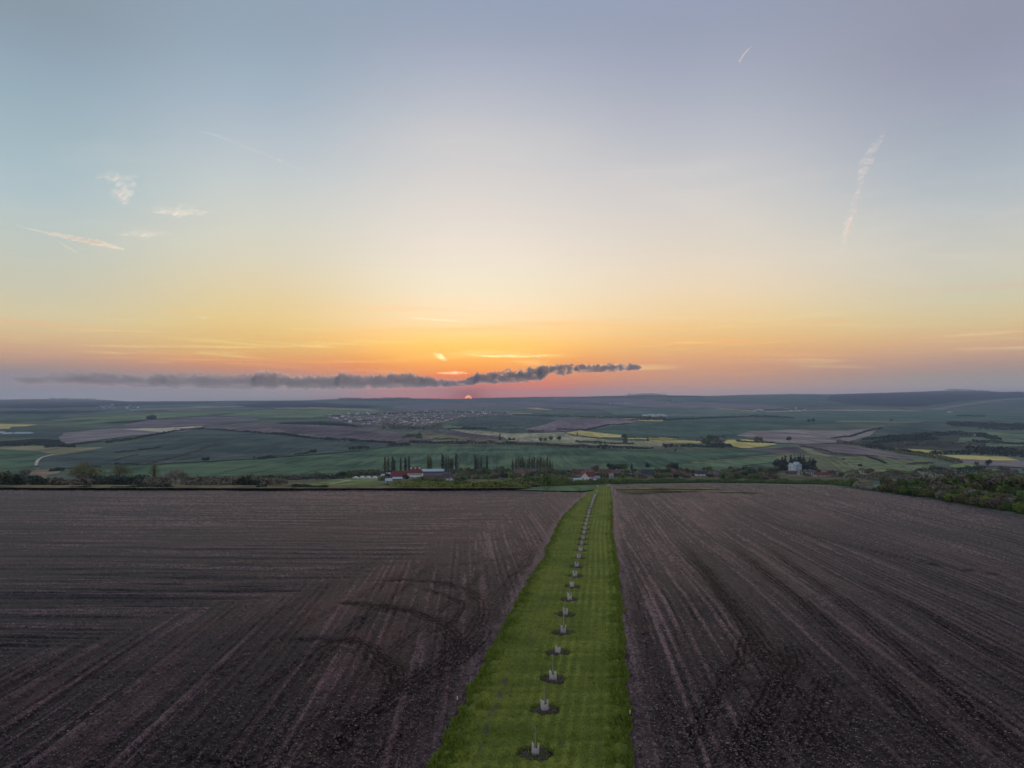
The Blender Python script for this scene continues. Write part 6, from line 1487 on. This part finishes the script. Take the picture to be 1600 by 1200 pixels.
def cloud_mat(name, col, lo=0.15, hi=0.75, dens=1.0, nscale=(1, 1, 1), trans=0.5, nlo=0.35, nhi=0.6):
    m = bpy.data.materials.new(name); m.use_nodes = True; nt = m.node_tree; nt.nodes.clear()
    df = nt.nodes.new('ShaderNodeBsdfDiffuse'); tl = nt.nodes.new('ShaderNodeBsdfTranslucent'); tp = nt.nodes.new('ShaderNodeBsdfTransparent')
    df.inputs[0].default_value = rgb(col); tl.inputs[0].default_value = rgb(col)
    mx = nt.nodes.new('ShaderNodeMixShader'); mx.inputs[0].default_value = trans
    nt.links.new(df.outputs[0], mx.inputs[1]); nt.links.new(tl.outputs[0], mx.inputs[2])
    lw = nt.nodes.new('ShaderNodeLayerWeight'); lw.inputs[0].default_value = 0.5
    fac = nrange(nt, lw.outputs['Facing'], hi, lo, 0, 1)
    nz = nnoise(nt, nscale, 0, 5, 0.65, 0.3); nf = nrange(nt, nz, nlo, nhi)
    mu = nt.nodes.new('ShaderNodeMath'); mu.operation = 'MULTIPLY'; nt.links.new(fac, mu.inputs[0]); nt.links.new(nf, mu.inputs[1])
    mu2 = nt.nodes.new('ShaderNodeMath'); mu2.operation = 'MULTIPLY'; nt.links.new(mu.outputs[0], mu2.inputs[0]); mu2.inputs[1].default_value = dens
    m2 = nt.nodes.new('ShaderNodeMixShader'); nt.links.new(mu2.outputs[0], m2.inputs[0]); nt.links.new(tp.outputs[0], m2.inputs[1]); nt.links.new(mx.outputs[0], m2.inputs[2])
    out = nt.nodes.new('ShaderNodeOutputMaterial'); nt.links.new(m2.outputs[0], out.inputs[0])
    return m
M_cloud = cloud_mat('cloud_shade', (0.96, 0.74, 0.70), 0.35, 0.95, 0.93, (0.004, 0.004, 0.006), 0.0, 0.22, 0.40)
TOP = np.array([(60, 592), (100, 586), (170, 584), (215, 590), (280, 587), (300, 585), (350, 590), (380, 589), (410, 583.5), (430, 584), (460, 592), (520, 590), (530, 586), (560, 588), (600, 588), (640, 586), (655, 590), (700, 598), (722, 597),
                (745, 586), (790, 581), (820, 578.5), (840, 575), (860, 572), (900, 572), (990, 571), (1003, 573)], float)
BOT = np.array([(60, 597), (100, 597), (300, 605), (500, 606), (600, 605), (660, 603), (720, 601), (745, 598), (800, 596), (845, 593), (862, 580), (880, 585), (900, 580), (960, 579), (1003, 575)], float)
def icos(sub):
    bm = bmesh.new(); bmesh.ops.create_icosphere(bm, subdivisions=sub, radius=1.0)
    v = np.array([q.co[:] for q in bm.verts]); f = np.array([[w.index for w in q.verts] for q in bm.faces]); bm.free(); return v, f
def outward(me):
    bm = bmesh.new(); bm.from_mesh(me); bmesh.ops.recalc_face_normals(bm, faces=bm.faces[:]); bm.to_mesh(me); bm.free()
def vol_mat(name, col, dens, g, scale, nlo, nhi, dist=0.4):
    m = bpy.data.materials.new(name); m.use_nodes = True; nt = m.node_tree; nt.nodes.clear()
    pv = nt.nodes.new('ShaderNodeVolumePrincipled'); out = nt.nodes.new('ShaderNodeOutputMaterial')
    pv.inputs['Color'].default_value = rgb(col); pv.inputs['Anisotropy'].default_value = g
    nz = nnoise(nt, scale, 0, 5, 0.62, dist)
    mu = nt.nodes.new('ShaderNodeMath'); mu.operation = 'MULTIPLY'; mu.inputs[1].default_value = dens
    nt.links.new(nrange(nt, nz, nlo, nhi), mu.inputs[0]); nt.links.new(mu.outputs[0], pv.inputs['Density'])
    nt.links.new(pv.outputs[0], out.inputs['Volume'])
    return m
M_cloud = vol_mat('cloud_air', (1.0, 0.92, 0.90), 0.0066, 0.25, (0.0026, 0.0026, 0.0050), 0.27, 0.52)
M_cloud_thin = vol_mat('thin_cloud_air', (0.92, 0.86, 0.88), 0.0050, 0.0, (0.0018, 0.0018, 0.0050), 0.26, 0.56)
M_cloud_right = vol_mat('lumpy_cloud_air', (1.0, 0.90, 0.88), 0.0085, 0.2, (0.0036, 0.0036, 0.0050), 0.38, 0.54)
def cloud(x0, x1, label, dens=1.0, rmin=1.6, rmax=4.2, thin=1.0):
    xs = np.arange(x0, x1 + 0.1, 0.8); n = len(xs); k = 18; D = 30000.0
    c0 = ray((x0 + x1) / 2, 590, D)
    t = np.interp(xs, TOP[:, 0], TOP[:, 1]); b_ = np.interp(xs, BOT[:, 0], BOT[:, 1])
    e = np.clip(np.minimum(xs - x0, x1 - xs) / 7.0, 0.02, 1) ** 0.35
    t = t - (fbm(xs * 0.30, xs * 0 + 2.2, 4, 4) - 0.5) * 7.0 - 1.2; b_ = np.maximum(b_ + (fbm(xs * 0.12, xs * 0 + 8.2, 3, 4) - 0.5) * 1.5, t + 1.5)
    low = np.clip((760 - xs) / 60, 0, 1); t = t - 1.2 * low - 1.0; b_ = b_ + 3.2 * low + 2.5 * (1 - low)
    V = []
    for i in range(n):
        yc = b_[i] - (b_[i] - t[i]) * 0.45; up = (yc - t[i]) * e[i] + 0.02; dn = (b_[i] - yc) * e[i] + 0.02
        for q in range(k):
            an = 2 * math.pi * q / k; s_ = math.sin(an)
            w = 1 + 0.9 * (float(fbm(np.array(i * 0.40), np.array(q * 0.8), 3, 6)) - 0.5) * e[i]
            p_ = ray(xs[i], yc - (up if s_ > 0 else dn) * s_ * w, D) + Vector((0, 320 * math.cos(an) * e[i] * w, 0)) - c0
            V.append(p_[:])
    Fq = [(i * k + q, (i + 1) * k + q, (i + 1) * k + (q + 1) % k, i * k + (q + 1) % k) for i in range(n - 1) for q in range(k)]
    V.append(tuple(np.mean(V[:k], 0))); V.append(tuple(np.mean(V[(n - 1) * k:n * k], 0)))
    me = bpy.data.meshes.new('cloud')
    me.from_pydata([tuple(v) for v in V], [], Fq + [(n * k, q, (q + 1) % k) for q in range(k)] + [(n * k + 1, (n - 1) * k + (q + 1) % k, (n - 1) * k + q) for q in range(k)])
    me.update(); outward(me); me.materials.append(M_cloud_thin if x1 < 420 else M_cloud if x1 < 735 else M_cloud_right)
    o = obj('cloud', me); o.location = c0
    return tag(o, label, 'cloud', 'low clouds over the sunset')
cloud(255, 402, 'long grey cloud piece low over the left horizon', 0.9)
cloud(394, 532, 'grey cloud piece with two humps left of the sun', 1.1)
cloud(524, 664, 'flat topped mauve cloud left above the sun', 1.2)
cloud(655, 748, 'thin sagging cloud piece directly above the sun', 1.3, 1.0, 3.0)
cloud(738, 850, 'lumpy mauve cloud right above the sun', 1.4)
cloud(838, 902, 'small lumpy cloud raised right of the sun', 1.6, 1.3, 3.4)
cloud(897, 1003, 'narrow trailing cloud at the right end of the bank', 1.4, 1.0, 2.6)
cloud(20, 262, 'faint thin cloud at the far left of the bank', 0.7, 0.8, 2.2)

M_trail = vol_mat('contrail_ice', (1, 1, 1), 0.013, 0.62, (0.010, 0.010, 0.014), 0.30, 0.60)
M_wisp = vol_mat('cirrus_ice', (1, 1, 1), 0.0040, 0.62, (0.0034, 0.0034, 0.016), 0.44, 0.74, 1.6)
M_faint = vol_mat('faint_ice', (1, 1, 1), 0.0022, 0.62, (0.0030, 0.0030, 0.014), 0.30, 0.72, 1.2)
M_fresh = vol_mat('fresh_contrail', (1, 1, 1), 0.03, 0.62, (0.02, 0.02, 0.02), 0.1, 0.4)
def trail(pts, rad, mat, label, name='contrail', dist=16000, wob=0.25, k=14, cat='contrail', step=2.0, group=None):
    P = dense(pts, step, 0.0, closed=False); n = len(P)
    L = np.linspace(0, 1, n); Rr = np.interp(L, np.linspace(0, 1, len(rad)), rad)
    cen = [ray(a, b_, dist) for a, b_ in P]; c0 = cen[n // 2]
    V = []
    for i in range(n):
        t = (cen[min(i + 1, n - 1)] - cen[max(i - 1, 0)]).normalized(); a = t.orthogonal().normalized(); b2 = t.cross(a)
        for q in range(k):
            an = 2 * math.pi * q / k; r = Rr[i] * dist / F * (1 + wob * 2 * (float(fbm(np.array(i * 0.35), np.array(q * 0.9), 2, 3)) - 0.5))
            V.append(tuple(cen[i] - c0 + a * math.cos(an) * r + b2 * math.sin(an) * r))
    Fq = [(i * k + q, i * k + (q + 1) % k, (i + 1) * k + (q + 1) % k, (i + 1) * k + q) for i in range(n - 1) for q in range(k)]
    me = bpy.data.meshes.new(name); me.from_pydata([tuple(v) for v in V], [], Fq + [tuple(reversed(range(k))), tuple((n - 1) * k + q for q in range(k))]); me.update(); outward(me)
    o = obj(name, me, mat); o.location = c0
    return tag(o, label, cat, group)
trail([(27, 353), (60, 361), (100, 369), (125, 374), (150, 379), (193, 389.5)], [0.8, 1.4, 2.2, 3.2, 4.2, 3.0, 1.2], M_trail, 'puffy cream contrail at the left, thickest near its right end', wob=0.7)
trail([(91, 378), (105, 386), (122, 396)], [0.3, 0.9, 0.5], M_fresh, 'short thin contrail just below the puffy left one')
trail([(1155, 96.5), (1163, 84), (1176, 70)], [1.1, 0.9, 0.2], M_fresh, 'short fresh contrail high up right of centre')
trail([(1383, 206), (1370, 224), (1357, 245), (1348, 270), (1342, 295), (1335, 322), (1327, 350), (1320, 372), (1313, 395)], [1.5, 6, 8, 6.5, 4, 4.5, 7, 5, 1], M_wisp, 'long curved soft wisp hanging at the upper right', 'cloud_wisp', cat='cirrus', wob=0.6)
trail([(1331, 335), (1327, 352), (1322, 366)], [1, 2.6, 1.0], M_trail, 'brightest cream fleck low in the long right wisp', 'cloud_wisp', cat='cirrus', wob=0.6)
trail([(290, 200), (340, 212), (390, 232), (440, 252), (485, 270)], [0.8, 1.6, 1.9, 1.6, 0.8], M_faint, 'very faint long streak high at the left', 'cloud_wisp', cat='cirrus', wob=0.5)
trail([(150, 278), (175, 276), (200, 276), (216, 275)], [2, 8, 7, 2], M_wisp, 'feathery cirrus strand, topmost of the left cluster', 'cloud_wisp', cat='cirrus', wob=0.7)
trail([(168, 305), (190, 300), (213, 288)], [3, 14, 5], M_wisp, 'feathery cirrus tuft in the middle of the left cluster', 'cloud_wisp', cat='cirrus', wob=0.7)
trail([(180, 312), (198, 316), (208, 318)], [1, 4, 1], M_wisp, 'small cirrus fleck below the left tuft', 'cloud_wisp', cat='cirrus', wob=0.7)
trail([(225, 326), (265, 330), (300, 330), (328, 333)], [2, 8, 9, 2], M_wisp, 'flat cirrus smear right of the left tuft', 'cloud_wisp', cat='cirrus', wob=0.7)
trail([(180, 366), (220, 364), (270, 366)], [2, 7, 2], M_wisp, 'low faint cirrus smear above the puffy contrail', 'cloud_wisp', cat='cirrus', wob=0.7)
M_gold = vol_mat('sunlit_cirrus', (1, 1, 1), 0.0014, 0.70, (0.0012, 0.0012, 0.012), 0.30, 0.62, 0.8)
trail([(725, 554), (770, 556), (810, 557), (866, 556)], [1, 2.6, 2.4, 0.6], M_gold, 'bright golden streak right above the sun', 'cloud_wisp', 24000, 0.5, cat='cirrus')
trail([(676, 552), (688, 557), (698, 563)], [2, 5, 2], M_gold, 'bright golden tuft above left of the sun', 'cloud_wisp', 24000, 0.8, cat='cirrus')
trail([(680, 583), (710, 582), (742, 583)], [1, 3, 0.8], M_gold, 'golden streak just over the cloud above the sun', 'cloud_wisp', 24000, 0.5, cat='cirrus')
trail([(630, 496), (690, 500), (750, 503)], [0.6, 2, 0.6], M_wisp, 'faint cream line above the golden streaks', 'cloud_wisp', 24000, 0.5, cat='cirrus')
trail([(1040, 569), (1075, 577), (1110, 586)], [0.5, 1.1, 0.4], M_wisp, 'thin pinkish line right of the cloud bank', 'contrail', 24000, 0.3)
trail([(302, 492), (318, 496), (334, 497)], [0.5, 2.0, 0.5], M_wisp, 'tiny pale fleck over the left horizon', 'cloud_wisp', 24000, 0.4, cat='cirrus')
print('verts total', sum(len(m_.vertices) for m_ in bpy.data.meshes), 'objs', len(bpy.data.objects))
